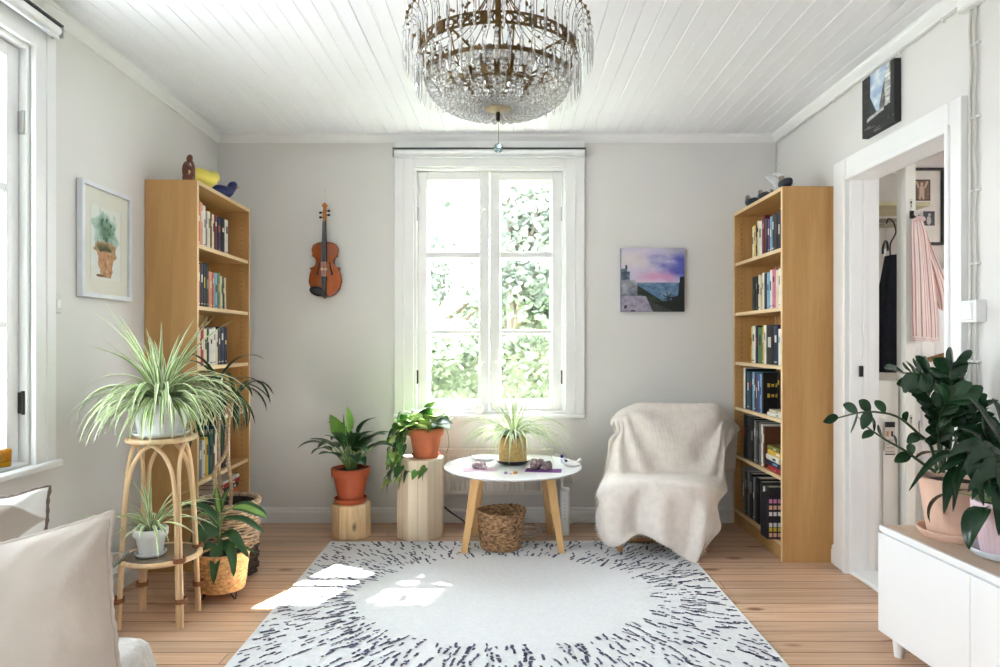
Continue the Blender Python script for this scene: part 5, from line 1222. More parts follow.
def cushion(name, label, mats, loc, rot, w, h, th, seed, pinch=.07, fn=None, piping=None):
    rnd = random.Random(seed); t = thing(name, label, 'cushion', loc); t.rotation_euler = rot
    n = 56; m = MB(); sides = []
    for s in (-1, 1):
        rows = []
        for j in range(n + 1):
            r = []
            for i in range(n + 1):
                u = -1 + 2 * i / n; v = -1 + 2 * j / n
                x = u * w / 2 * (1 - pinch * (1 - v * v) ** 1.0 * abs(u)); z = v * h / 2 * (1 - pinch * (1 - u * u) * abs(v))
                k = (max(0, 1 - abs(u) ** 2.6) ** .62) * (max(0, 1 - abs(v) ** 2.6) ** .62)
                cr = max(0, 1 - min(abs(abs(u) - 1), abs(abs(v) - 1)) / .5)
                # creases run in from the corners and the seams
                wr = .010 * mnoise.noise(Vector((u * 3 + seed, v * 3, s * 4))) + .006 * mnoise.noise(Vector((u * 8, v * 3 + seed, s))) * cr
                d = math.hypot(1 - abs(u), 1 - abs(v)); wr += .010 * math.sin(math.atan2(1 - abs(v), 1 - abs(u) + 1e-4) * 9 + seed) * math.exp(-d * 3.2) * k ** .3
                y = s * (th / 2 * k + .004) + wr * min(1, k * 2.5) * s
                x += .012 * mnoise.noise(Vector((v * 2.2, seed, u))) ; z += .012 * mnoise.noise(Vector((u * 2.2, seed + 5, v)))
                r.append(Vector((x, y, z)))
            rows.append(r)
        sides.append(rows)
        if s > 0: rows = [list(reversed(r)) for r in rows]
        m.grid(rows, 0 if s < 0 else min(1, len(mats) - 1))
    A, B = sides
    edge = [A[0][i] for i in range(n)] + [A[j][n] for j in range(n)] + [A[n][n - i] for i in range(n)] + [A[n - j][0] for j in range(n)]
    edgeb = [B[0][i] for i in range(n)] + [B[j][n] for j in range(n)] + [B[n][n - i] for i in range(n)] + [B[n - j][0] for j in range(n)]
    m.grid([edge, edgeb], 0, wrap=True)
    o = m.build('cover', mats, t, angle=180)
    e = [(p + q) / 2 for p, q in zip(edge, edgeb)]
    s_ = MB(); cxm = Vector((0, 0, 0))
    s_.tube([p * 1.008 for p in e], [.0042 + .0012 * math.sin(i * 1.9) for i in range(len(e))], 6, closed=True)
    s_.build('seam', piping or mats[0], t, angle=180)
    return t, o
VEL = mat('oatmeal_velvet', srgb(208, 196, 186), .85, noise=(7, .09, (1, 1, 1)), bump=(90, .12), sheen=.6)
cushion('cushion', 'big oatmeal velvet cushion in the foreground on the sofa', [VEL, mat('oatmeal_back', srgb(222, 214, 206), .9)], (-1.02, 1.30, .58), (R(-9), R(-11), R(4)), .535, .43, .17, 3, .085)
PAT = mat('leaf_print_linen', srgb(222, 218, 212), .9, noise=(40, .03, (1, 1, 1)), bump=(200, .15))
nt = PAT.node_tree; tcn = [n for n in nt.nodes if n.type == 'TEX_COORD'][0]
wv = nt.nodes.new('ShaderNodeTexVoronoi'); wv.feature = 'DISTANCE_TO_EDGE'; wv.inputs['Scale'].default_value = 5.2; mp = nt.nodes.new('ShaderNodeMapping'); mp.inputs['Scale'].default_value = (1, .01, 1.8); mp.inputs['Rotation'].default_value = (0, .6, 0)
nt.links.new(tcn.outputs['Object'], mp.inputs[0]); nt.links.new(mp.outputs[0], wv.inputs['Vector'])
rp = nt.nodes.new('ShaderNodeValToRGB'); e = rp.color_ramp.elements; e[0].position = .10; e[0].color = (*srgb(230, 228, 224), 1); e[1].position = .13; e[1].color = (*srgb(176, 164, 152), 1)
nt.links.new(wv.outputs['Distance'], rp.inputs[0]); nt.links.new(rp.outputs[0], nt.nodes['Principled BSDF'].inputs['Base Color'])
cushion('cushion', 'pale cushion printed with grey brown leaf shapes behind the oatmeal one', [PAT], (-1.395, 1.68, .578), (R(-12), R(-9), R(2)), .48, .40, .13, 9, .07, piping=mat('brown_piping', srgb(120, 104, 96), .9))
KNIT = mat('white_knit', srgb(222, 218, 214), .95, noise=(60, .05, (1, 1, 1)), bump=(60, .8), sheen=.2)
m = MB(); rows = []
for i in range(30):
    v = i / 29; r = []
    for j in range(26):
        u = j / 25; y = lerp(1.36, 1.69, u)
        if v < .6: p = Vector((lerp(-1.25, -.925, v / .6), y, .43 + .002 * math.sin(u * 26) * math.sin(v * 40)))
        else: w_ = (v - .6) / .4; p = Vector((-.92 + .02 * w_ + .012 * math.sin(w_ * 3.1) + .006 * math.sin(u * 9), y + .01 * w_ * math.sin(u * 7), .426 - w_ * .14))
        r.append(p - Vector((-1.0, 1.46, .46)))
    rows.append(r)
m.grid(rows); o = m.build('knitted_throw', KNIT, None, angle=180, solid=.007, loc=(-1.0, 1.46, .46)); tag(o, 'white knitted blanket corner hanging over the sofa edge below the cushion', 'blanket')

# glass side table behind the cushion
GL = mat('clear_glass', (.95, .98, .97), .03, trans=1., ior=1.45, noise=(2, .0, (1, 1, 1)))
t = thing('side_table', 'little glass topped side table peeking out behind the big cushion', 'table', (-1.435, 2.15, 0), R(12))
m = MB(); m.bx(-.15, .15, -.13, .13, .446, .458); m.build('glass_top', GL, t, smooth=False, bevel=.003)
m = MB(); m.bx(-.152, .152, -.132, -.1301, .446, .458); m.bx(.1501, .152, -.132, .132, .446, .458); m.build('edge_trim', mat('dark_green_edge', srgb(70, 84, 84), .3), t, smooth=False)
for sx in (-1, 1):
    for sy in (-1, 1):
        m = MB(); m.tube([(sx * .08, sy * .08, .001), (sx * .08, sy * .08, .446)], .008, 8); m.build('leg', WHITE, t)

# amber glass on the left sill, shell on the back sill
AMB = mat('amber_glass', srgb(236, 176, 40), .05, trans=.85, ior=1.4, noise=(3, .02, (1, 1, 1)))
p = lw(-1.93, -.005, .728)
m = MB(); m.lathe([(0, 0), (.022, 0), (.024, .03), (.025, .062), (.0225, .062), (.0215, .02), (0, .016)], 28)
tag(m.build('tealight_glass', AMB, None, angle=50, loc=p), 'small amber glass tumbler on the left window sill', 'glass')
m = MB(); m.ball((0, 0, .036), .038, 40, 14, sc=(1, .8, .95))
for i, v in enumerate(m.v):
    a = math.atan2(v[1], v[0]); k = 1 + .05 * math.cos(a * 10); m.v[i] = (v[0] * k, v[1] * k, max(0, v[2]))
m.lathe([(.026, 0), (.02, .008), (0, .008)], 20)
tag(m.build('seashell', mat('shell_white', (0, 0, 0)), None, loc=(-.195, YB - .025, .711)), 'white ribbed shell standing on the back window sill', 'shell')
# ------------------------------------------------------------------ chandelier
CRY = mat('cut_crystal', (.97, .98, .98), .02, trans=1., ior=1.42, noise=(2, 0., (1, 1, 1)))
cnt = CRY.node_tree; cmx = cnt.nodes.new('ShaderNodeMixShader'); cmx.inputs[0].default_value = .42; ctr = cnt.nodes.new('ShaderNodeBsdfTransparent')
cnt.links.new(cnt.nodes['Principled BSDF'].outputs[0], cmx.inputs[1]); cnt.links.new(ctr.outputs[0], cmx.inputs[2]); cnt.links.new(cmx.outputs[0], cnt.nodes['Material Output'].inputs[0])
CX, CY = -.032, 2.15
t = thing('chandelier', 'brass and crystal basket chandelier hanging from the middle of the ceiling', 'chandelier', (CX, CY, 0))
def ring(r, z, hw, hh, m, n=64):
    m.lathe([(r - hw, z - hh), (r + hw, z - hh), (r + hw, z + hh), (r - hw, z + hh), (r - hw, z - hh)], n)
m = MB()
ring(.25, 2.095, .0025, .003, m); ring(.25, 2.126, .0025, .003, m)
NB = 44
for i in range(NB):
    a = 2 * math.pi * i / NB; c = Vector((.25 * math.cos(a), .25 * math.sin(a), 2.11)); r_ = Matrix.Rotation(a, 3, 'Z')
    if i % 4 == 0: m.box(c, (.008, .024, .036), rot=r_)
    else:
        m.tube([c + r_ @ Vector((0, .012 * math.cos(b), .013 * math.sin(b))) for b in [2 * math.pi * q / 10 for q in range(10)]], .0032, 5, closed=True)
        m.ball(c + r_ @ Vector((0, .017, 0)), .006, 6, 5)
m.build('crown_band', BRASS, t, angle=50)
m = MB(); ring(.226, 2.035, .003, .006, m); m.build('upper_ring', BRASS, t, angle=50)
m = MB(); ring(.155, 1.985, .003, .005, m, 48); m.build('lower_ring', BRASS, t, angle=50)
m = MB()
for i in range(8):
    a = 2 * math.pi * i / 8 + .2; d = Vector((math.cos(a), math.sin(a), 0))
    m.tube([d * .25 + Vector((0, 0, 2.10)), d * .226 + Vector((0, 0, 2.035)), d * .19 + Vector((0, 0, 2.0)), d * .155 + Vector((0, 0, 1.985))], .0025, 5)
    m.tube(cat([d * .02 + Vector((0, 0, 2.07)), d * .1 + Vector((0, 0, 2.055)), d * .15 + Vector((0, 0, 2.08)), d * .246 + Vector((0, 0, 2.10))], 10), .004, 6)
m.build('inner_arms', BRASS, t)
m = MB(); m.lathe([(0, 2.04), (.05, 2.04), (.062, 2.06), (.062, 2.1), (.045, 2.105), (.02, 2.12), (.0095, 2.13), (.0095, 2.4), (.014, 2.41), (.014, 2.43), (.05, 2.5), (.058, 2.528), (0, 2.529)], 24); m.lathe([(0, 1.91), (.006, 1.912), (.006, 2.05), (0, 2.05)], 10); m.build('stem', BRASS, t)
m = MB(); m.lathe([(0, 1.924), (.012, 1.924), (.042, 1.931), (.044, 1.934), (.02, 1.938), (0, 1.94)], 32); m.build('bottom_dish', mat('pale_brass', (.36, .30, .20), .35, metal=1., noise=(20, .2, (1, 1, 1))), t, angle=50)
m = MB(); m.lathe([(0, 1.892), (.007, 1.896), (.0075, 1.918), (.004, 1.924), (0, 1.924)], 14); m.build('finial', mat('dark_brass', (.03, .022, .014), .4, metal=.8), t)
# lamps inside
for i in range(6):
    a = 2 * math.pi * i / 6 + .5; d = Vector((math.cos(a), math.sin(a), 0))
    m = MB(); m.tube([d * .105 + Vector((0, 0, 2.0)), d * .105 + Vector((0, 0, 2.05))], .011, 10, 0); m.tube(cat([d * .01 + Vector((0, 0, 1.985)), d * .06 + Vector((0, 0, 1.975)), d * .105 + Vector((0, 0, 2.0))], 8), .004, 6); s_ = m.build('lamp_holder', BRASS, t)
    m = MB(); m.lathe([(0, 2.05), (.008, 2.051), (.014, 2.068), (.012, 2.085), (.004, 2.103), (0, 2.105)], 12, d * .105); m.build('bulb', mat('frosted_bulb', srgb(240, 238, 230), .4), s_)
def prism_mesh(name, L, w, bead=True):
    mb = MB(); n = 6
    mb.lathe([(0, -.0), (w * .55, -.006), (w, -.018), (w * .85, -L * .6), (w * .7, -L * .85), (0, -L)], n)
    if bead: mb.ball((0, 0, .008), .0072, 8, 6)
    me = bpy.data.meshes.new(name); me.from_pydata(mb.v, [], mb.f); me.materials.append(CRY); me.update(); return me
def inst(name, me, loc, rz=0):
    o = bpy.data.objects.new(name, me); COL.objects.link(o); o.parent = t; o.location = loc; o.rotation_euler = (0, 0, rz); return o
PL = prism_mesh('prism', .105, .0062)
PS = prism_mesh('lower_prism', .092, .0068)
NP = 46; wm = MB()
for i in range(NP):
    a = 2 * math.pi * i / NP; d = Vector((math.cos(a), math.sin(a), 0)); tg = Vector((-d.y, d.x, 0)) * .0
    P = cat([d * .25 + Vector((0, 0, 2.13)), d * .252 + Vector((0, 0, 2.185)), d * .272 + Vector((0, 0, 2.225)), d * .293 + Vector((0, 0, 2.205)), d * .30 + Vector((0, 0, 2.168))], 12)
    wm.tube(P, .0013, 5); wm.ball(P[8], .006, 7, 5)
    inst('prism', PL, d * .30 + Vector((0, 0, 2.153)), a)
    a2 = a + math.pi / NP; d2 = Vector((math.cos(a2), math.sin(a2), 0)); inst('lower_prism', PS, d2 * .262 + Vector((0, 0, 2.062)), a2)
    wm.tube([d2 * .25 + Vector((0, 0, 2.09)), d2 * .262 + Vector((0, 0, 2.076))], .001, 4)
wm.build('hook_wires', BRASS, t)
wm = MB()
for i in range(22):
    a = 2 * math.pi * i / 22; d = Vector((math.cos(a), math.sin(a), 0))
    wm.tube(cat([d * .012 + Vector((0, 0, 2.36)), d * .05 + Vector((0, 0, 2.27)), d * .12 + Vector((0, 0, 2.19)), d * .25 + Vector((0, 0, 2.13))], 10), .0014, 4)
    for q in (.35, .6, .82): wm.ball(d * lerp(.03, .25, q) + Vector((0, 0, 2.31 - .19 * q + .03 * q * q)), .005, 7, 5)
wm.build('upper_wires', BRASS, t)
NS = 34
sm_ = MB()
prof = cat([(.228, 0, 2.03), (.216, 0, 1.992), (.188, 0, 1.962), (.147, 0, 1.942), (.105, 0, 1.932), (.075, 0, 1.932), (.052, 0, 1.937)], 15)
for k, p in enumerate(prof):
    r = lerp(.0135, .0065, k / 14) if k < 8 else .0085
    sm_.ball((p.x, 0, p.z), r, 8, 6, sc=(1, 1, 1.05))
sme = bpy.data.meshes.new('bead_strand'); sme.from_pydata(sm_.v, [], sm_.f); sme.materials.append(CRY); sme.update()
for i in range(NS): inst('bead_strand', sme, (0, 0, 0), 2 * math.pi * i / NS)
# inner strands in front of the lamps, lighter curtain below the lower ring
sm2 = MB()
for k, p in enumerate(cat([(.157, 0, 1.98), (.145, 0, 1.955), (.11, 0, 1.938), (.06, 0, 1.938)], 9)): sm2.ball((p.x, 0, p.z), .0082, 7, 5)
sm2e = bpy.data.meshes.new('inner_bead_strand'); sm2e.from_pydata(sm2.v, [], sm2.f); sm2e.materials.append(CRY); sm2e.update()
for i in range(14): inst('inner_bead_strand', sm2e, (0, 0, 0), 2 * math.pi * (i + .5) / 14)
t = thing('crystal_ball', 'pale blue faceted crystal ball hanging below the chandelier', 'crystal', (CX + .001, CY, 1.808))
m = MB(); m.ball((0, 0, 0), .0155, 9, 7); m.build('ball', mat('blue_crystal', (.62, .86, .92), .03, trans=.9, ior=1.5, noise=(2, 0., (1, 1, 1))), t, smooth=False)
m = MB(); m.tube([(0, 0, .015), (.001, 0, .05), (-.0005, 0, .0845)], .0008, 4); m.build('thread', BRASS, t)

# ------------------------------------------------------------------ violin on the back wall
t = thing('violin', 'varnished violin hanging on the back wall left of the window', 'violin', at(326.5, 297.5, 4.335), 0)
t.rotation_euler = (0, R(-.4), 0)
VARN = mat('violin_varnish', srgb(160, 78, 28), .22, noise=(10, .3, (1, 1, .35)), coat=.4); VDARK = mat('violin_rib', srgb(120, 58, 24), .3); EBONY = mat('ebony', (.014, .012, .012), .3)
BH = .356
ctrl = [(0, .0), (.012, .05), (.05, .088), (.10, .1035), (.15, .0965), (.172, .087), (.180, .089), (.187, .097), (.190, .084), (.197, .068), (.208, .059), (.225, .0545), (.243, .0565), (.256, .064), (.263, .074), (.267, .083), (.273, .0765), (.29, .0805), (.31, .0835), (.335, .074), (.35, .045), (.356, .012)]
def hw_(z):
    for k in range(len(ctrl) - 1):
        if ctrl[k][0] <= z <= ctrl[k + 1][0]: return lerp(ctrl[k][1], ctrl[k + 1][1], (z - ctrl[k][0]) / (ctrl[k + 1][0] - ctrl[k][0]))
    return 0
NZ = 90; zsv = sorted([BH * (1 - math.cos(math.pi * i / NZ)) / 2 for i in range(NZ + 1)] + [.180, .187, .190, .197, .263, .267, .273])
m = MB(); fr = []; bk = []
for z in zsv:
    w = hw_(z); r = []; b = []
    for j in range(17):
        u = -1 + j / 8; arc = .014 * (1 - u * u) ** .8 * math.sin(math.pi * clamp(z / BH)) ** .5 + .003 * (abs(u) > .93)
        r.append(Vector((u * w, -.034 - arc, z))); b.append(Vector((-u * w, -.003 + arc * 0, z)))
    fr.append(r); bk.append(b)
m.grid(fr, 0); m.grid(bk, 0)
rib = []
for z in zsv: rib.append([Vector((hw_(z) * .97, -.034, z)), Vector((hw_(z) * .97, -.003, z))])
m.grid(rib, 1); m.grid([[Vector((-p.x, p.y, p.z)) for p in reversed(r)] for r in rib], 1)
edge = [Vector((hw_(z), -.035, z)) for z in zsv] + [Vector((-hw_(z), -.035, z)) for z in reversed(zsv)]
m.tube(edge, .0028, 5, 1, closed=True)
m.build('body', [VARN, VDARK], t, angle=60)
m = MB(); m.tube([(0, -.03, .345), (0, -.033, .42), (0, -.033, .49), (0, -.028, .51)], [.013, .0115, .0105, .010], 12); m.build('neck', VARN, t)
m = MB(); m.add([(-.0215, -.05, .225), (.0215, -.05, .225), (.012, -.044, .49), (-.012, -.044, .49), (-.018, -.062, .225), (.018, -.062, .225), (.009, -.052, .49), (-.009, -.052, .49)], [(0, 1, 2, 3), (7, 6, 5, 4), (0, 4, 5, 1), (2, 6, 7, 3), (0, 3, 7, 4), (1, 5, 6, 2)]); m.build('fingerboard', EBONY, t, smooth=False, bevel=.002)
m = MB(); m.tube(cat([(0, -.03, .49), (0, -.036, .53), (0, -.03, .565), (0, -.018, .588), (0, -.02, .602), (0, -.034, .602), (0, -.036, .59)], 18), [lerp(.0115, .0075, i / 17) for i in range(18)], 10); m.ball((0, -.028, .592), .0125, 12, 9, sc=(1.5, 1, 1)); m.build('scroll', mat('violin_amber', srgb(196, 118, 46), .3, noise=(20, .2, (1, 1, 1))), t)
for i, (z, s) in enumerate(((.515, -1), (.53, 1), (.545, -1), (.556, 1))):
    m = MB(); m.tube([(-s * .012, -.034, z), (s * .02, -.034, z)], .0035, 8); m.ball((s * .027, -.034, z), .0095, 10, 7, sc=(1, .5, .9)); m.build('tuning_peg', EBONY, t)
m = MB(); m.box((0, -.064, .178), (.042, .004, .010)); m.box((-.014, -.056, .178), (.008, .004, .02)); m.box((.014, -.056, .178), (.008, .004, .02)); m.build('bridge', mat('maple_bridge', srgb(214, 160, 100), .5), t, smooth=False, bevel=.001)
m = MB(); m.add([(-.011, -.054, .022), (.011, -.054, .022), (.021, -.062, .13), (-.021, -.062, .13), (-.008, -.06, .022), (.008, -.06, .022), (.017, -.07, .13), (-.017, -.07, .13)], [(3, 2, 1, 0), (4, 5, 6, 7), (0, 1, 5, 4), (2, 3, 7, 6), (0, 4, 7, 3), (1, 2, 6, 5)]); m.build('tailpiece', EBONY, t, smooth=False, bevel=.002)
m = MB(); m.ball((-.042, -.056, .036), .05, 18, 10, sc=(1.1, .3, .62), rot=(0, .3, 0)); m.box((-.012, -.052, .016), (.06, .012, .02), rot=(0, .15, 0)); m.build('chin_rest', EBONY, t)
m = MB(); m.ball((0, -.036, -.004), .006, 8, 6); m.build('end_button', EBONY, t)
m = MB()
for k in range(4):
    x = -.0105 + k * .007; m.tube([(x * 1.0, -.0665, .125), (x * 1.3, -.0695, .19), (x * .6, -.054, .495)], .00055, 4)
m.build('strings', STEEL, t)
for s in (-1, 1):
    m = MB(); P = cat([(s * .028, 0, .217), (s * .034, 0, .222), (s * .036, 0, .212), (s * .036, 0, .19), (s * .044, 0, .165), (s * .05, 0, .150), (s * .046, 0, .143), (s * .041, 0, .149)], 22)
    P = [Vector((p.x, -.0345 - .0142 * max(0., 1 - (p.x / max(.03, hw_(p.z))) ** 2) ** .8, p.z)) for p in P]
    m.tube(P, [.0022 + .0022 * math.sin(math.pi * i / 21) for i in range(22)], 5); m.ball(P[0], .0034, 7, 5); m.ball(P[-1], .0042, 7, 5); m.build('sound_hole', EBONY, t)
m = MB(); nz_ = at(325.5, 190, 4.345) - t.location
m.tube([nz_, Vector((.004, -.03, .53))], .0006, 4); m.tube([nz_ + Vector((0, .012, 0)), nz_ + Vector((0, -.006, .002))], .0018, 6); m.build('hanging_string', mat('string_grey', srgb(170, 166, 160), .6), t)

# ------------------------------------------------------------------ pictures
def frac(x): return x - math.floor(x)
def sunset(u, v):
    n = fbm(u * 3, v * 5, 1) * .5; n2 = fbm(u * 8, v * 12, 4) * .5
    sky = [lerp(a, b, clamp(.5 + n)) for a, b in zip((222, 216, 226), (190, 180, 212))]
    k = sstep(.45, 1.05, u + n * .5) * sstep(.42, .62, v) * (1 - sstep(.8, 1.0, v)); sky = [lerp(a, b, k) for a, b in zip(sky, (70, 78, 176))]
    k = (1 - sstep(.0, .16, abs(v - .53 + n * .1))) * sstep(.12, .5, u) * (1 - sstep(.75, .95, u)) * .75; sky = [lerp(a, b, k) for a, b in zip(sky, (212, 140, 188))]
    k = (1 - sstep(0, .2, abs(v - .8 + n * .2))) * (1 - sstep(.3, .7, u)) * .5; sky = [lerp(a, b, k) for a, b in zip(sky, (226, 216, 206))]
    k = sstep(.8, 1, v) * sstep(.5, .9, u) * .6; sky = [lerp(a, b, k) for a, b in zip(sky, (136, 140, 160))]
    c = sky
    if v < .455: c = [lerp(a, b, clamp(.5 + n2 * 1.4)) for a, b in zip((62, 98, 138), (128, 156, 178))]
    hill = .50 - (u - .12) * .62 + .02 * n2
    if v < hill and u > .1: c = [lerp(a, b, clamp(.4 + n2 * 1.5)) for a, b in zip((26, 40, 34), (58, 76, 52))]
    if u > .93 - (.55 - v) * .12 and v < .55: c = (22, 26, 30)
    if v < .20 + .02 * n2 - abs(u - .9) * .15 + .05 * (u > .8): c = (24, 32, 28)
    # palm
    for q in range(7):
        a = q * .9; du, dv = u - .74, v - .22
        if abs(du * math.sin(a) - dv * math.cos(a)) < .008 and 0 < du * math.cos(a) + dv * math.sin(a) < .085: c = (20, 30, 26)
    if abs(u - .74) < .008 and .1 < v < .22: c = (24, 28, 24)
    wl = .26 - (u - .22) * .42
    if u > .2 and v < wl: c = [52 + 16 * n2 + (10 if frac(u * 22) < .5 else 0)] * 3; c = (c[0], c[1] + 4, c[2])
    if v < .25 - (u) * .01 and u < .50 - v * .45 and v < .255:
        c = [lerp(a, b, clamp(.5 + n2 * 1.3)) for a, b in zip((122, 116, 138), (190, 182, 200))]
        if n2 > .2: c = (66, 64, 74)
    if u < .26 and .24 < v < .5 - .03 * (u > .22): c = [lerp(a, b, clamp(.5 + n2 * 1.5 + (v - .37) * 2)) for a, b in zip((96, 102, 114), (170, 170, 178))]
    if u < .10 and .5 <= v < .68 or (u < .14 and .5 <= v < .63): c = [lerp(a, b, clamp(.5 + n2 * 2)) for a, b in zip((60, 74, 96), (142, 152, 168))]
    if .065 < u < .095 and .66 < v < .73: c = (54, 62, 80)
    return c
def street(u, v):
    n = fbm(u * 5, v * 7, 2) * .5; n2 = fbm(u * 16, v * 16, 6) * .5; n3 = fbm(u * 3, v * 22, 9) * .5
    c = [lerp(a, b, clamp(.5 + n * 1.3)) for a, b in zip((146, 174, 208), (226, 232, 238))]
    if u < .27: c = [36 + 30 * max(0, n3 * 2)] * 3
    elif u < .5 and v < .62 - (u - .27) * 1.5: c = [44 + 34 * max(0, n2)] * 3; c = [c[0], c[1] + 6, c[2] + 12]
    e = .52 + (1 - v) * .06
    if u > e and v < .40 + (u - e) * 2.2:
        c = [lerp(58, 150, clamp(.4 + n2 * 1.5))] * 3
        if abs(u - .80 - .04 * n) < .075: c = [lerp(150, 240, clamp(.5 + n3 * 1.6))] * 3
        if u > .90: c = [34 + 30 * max(0, n2)] * 3
    if v < .33 + .05 * n: c = [30 + 34 * max(0, n3)] * 3
    k = abs(v - .265 - (u - .2) * .10 - .02 * n)
    if .16 < u < .70 and k < .034: c = [lerp(205, 120, clamp(k / .034 + n2))] * 3
    if v < .15 and n3 > .16: c = [104, 100, 98]
    return c
def watercolour(u, v):
    """whole sheet behind the glass: cream mount, inset sheet, plant in a pot"""
    n = fbm(u * 6, v * 8, 3) * .5; n2 = fbm(u * 14, v * 16, 8) * .5
    c = (238, 230, 222)
    if .16 < u < .84 and .14 < v < .84: c = (240, 238, 234)
    if abs(u - .16) < .008 or abs(u - .84) < .008:
        if .14 < v < .84: c = (220, 212, 204)
    g = math.hypot((u - .49) / .27, (v - .60) / .20) + n * 1.1
    if g < 1: c = [lerp(a, b, clamp((1 - g) * 1.3)) for a, b in zip((214, 226, 220), (98, 138, 118))]
    if g < .75 and n2 > .12: c = (70, 112, 92)
    d = math.hypot((u - .49) / .25, (v - .42) / .10) + n * .9
    if d < 1: c = [lerp(a, b, clamp((1 - d) * 1.4)) for a, b in zip((206, 160, 128), (74, 84, 56))]
    if .30 - (v - .3) * .2 < u < .68 and .17 + .04 * n < v < .42 + .06 * n:
        k = abs(u - .49) / lerp(.11, .21, clamp((v - .17) / .25)) + n * .6
        if k < 1: c = [lerp(a, b, clamp(.5 + n2 * 2)) for a, b in zip((172, 112, 74), (222, 180, 146))]
    if math.hypot((u - .36) / .09, (v - .175) / .015) < 1 + n: c = (128, 96, 72)
    return c
PAINT = attr_mat('painted_canvas', .55, .1)
Yp = 4.345; x0, x1, z0, z1 = .735, 1.146, 1.377, 1.790
t = thing('painting', 'square painting of a pink sunset over sea and stone wall, back wall', 'painting', ((x0 + x1) / 2, Yp, z0))
m = MB(); w = x1 - x0; h = z1 - z0; m.bx(-w / 2, w / 2, -.016, .012, 0, h); m.build('stretched_canvas', mat('canvas_edge', srgb(96, 92, 110), .7, noise=(12, .5, (1, 1, 1))), t, smooth=False)
paint_surface('painted_face', w, h, 150, 150, sunset, t, (0, -.0168, 0), (0, 0, 0), PAINT)
t = thing('painting', 'dark street scene canvas hanging above the doorway on the right wall', 'painting', (1.745, 3.097, 2.164), R(-90))
m = MB(); w, h = .267, .281; m.bx(-w / 2, w / 2, -.028, .002, 0, h); m.build('stretched_canvas', mat('black_canvas_edge', (.02, .02, .022), .6), t, smooth=False)
paint_surface('painted_face', w, h, 110, 110, street, t, (0, -.0286, 0), (0, 0, 0), PAINT)
pc_ = lw(-1.31, .003, 1.378); W_, H_ = .40, .508
t = thing('framed_picture', 'white framed watercolour of a potted plant on the left wall', 'picture', pc_, R(90) + LW)
m = MB(); fw = .02
m.bx(-W_ / 2, W_ / 2, -.026, 0, 0, fw); m.bx(-W_ / 2, W_ / 2, -.026, 0, H_ - fw, H_); m.bx(-W_ / 2, -W_ / 2 + fw, -.026, 0, fw, H_ - fw); m.bx(W_ / 2 - fw, W_ / 2, -.026, 0, fw, H_ - fw)
m.build('frame', mat('frame_white', srgb(226, 229, 234), .35), t, smooth=False, bevel=.0015)
paint_surface('picture_sheet', W_ - 2 * fw, H_ - 2 * fw, 120, 150, watercolour, t, (0, -.014, fw), (0, 0, 0), attr_mat('watercolour_paper', .8))
m = MB(); m.bx(-W_ / 2 + .004, W_ / 2 - .004, -.012, -.002, .004, H_ - .004); m.build('backing', mat('backing_grey', srgb(90, 86, 80), .8), t, smooth=False)
m = MB(); m.bx(-W_ / 2 + fw, W_ / 2 - fw, -.019, -.0185, fw, H_ - fw); m.build('glazing', pane_mat(), t, smooth=False)

# ------------------------------------------------------------------ roller blinds, switches, leads on the walls
def blind(label, loc, rotz, L):
    t = thing('roller_blind', label, 'roller blind', loc, rotz)
    m = MB(); m.tube([(-L / 2 + .008, 0, 0), (L / 2 - .008, 0, 0)], .02, 20); m.build('rolled_fabric', mat('blind_fabric', srgb(244, 244, 245), .7), t, angle=60)
    m = MB(); m.bx(-L / 2 + .01, L / 2 - .01, -.012, .002, -.034, -.022); m.build('bottom_rail', mat('blind_rail', srgb(222, 224, 226), .5), t, smooth=False, bevel=.002)
    m = MB(); m.bx(-L / 2, L / 2, -.0225, .024, .0195, .0255); m.build('top_shadow_strip', mat('blind_shadow_dark', srgb(70, 70, 70), .4), t, smooth=False)  # dark strip drawn for the shadow line along the top of the roll
    for s in (-1, 1):
        m = MB(); m.bx(s * L / 2 - .003, s * L / 2 + .003, -.022, .026, -.026, .026); m.build('bracket', STEEL, t, smooth=False, bevel=.002)
    m = MB(); m.tube([(.0, -.014, -.028), (.0, -.014, -.055)], .0016, 5); m.ball((0, -.014, -.06), .005, 8, 6); m.build('pull', WHITE, t)
blind('white roller blind rolled up above the back window', (bx_c, YB - .05, 2.405), 0, 1.245)
blind('white roller blind rolled up above the left window', lw(-2.33, .055, 2.412), R(90) + LW, 1.23)
t = thing('light_switch', 'white rocker switch on the cables beside the doorway casing', 'switch', (1.75, 2.475, 1.255), R(-90))
m = MB(); m.bx(-.04, .04, -.042, -.0005, 0, .082); m.build('housing', WHITE, t, smooth=False, bevel=.004)
m = MB(); m.box((0, -.045, .041), (.05, .008, .062), rot=(R(6), 0, 0)); m.build('rocker', WHITE, t, smooth=False, bevel=.003)
t = thing('light_switch', 'small flat white switch on the left wall beside the window casing', 'switch', lw(-1.645, 0, 1.30), R(90) + LW)
m = MB(); m.bx(-.022, .022, -.012, -.0005, 0, .075); m.build('plate', mat('switch_grey', srgb(214, 214, 212), .4), t, smooth=False, bevel=.003)
m = MB(); m.bx(-.012, .012, -.016, -.0121, .02, .056); m.build('rocker', WHITE, t, smooth=False, bevel=.002)
t = thing('junction_box', 'white junction box high on the right wall under the cornice', 'junction box', (1.75, 2.49, 2.43), R(-90))
m = MB(); m.bx(-.05, .05, -.04, -.0005, 0, .075); m.build('housing', WHITE, t, smooth=False, bevel=.006)
m = MB(); m.bx(-.044, .044, -.044, -.0405, .006, .07); m.build('lid', WHITE, t, smooth=False, bevel=.002)
CW2 = mat('cable_offwhite', srgb(206, 204, 196), .45)
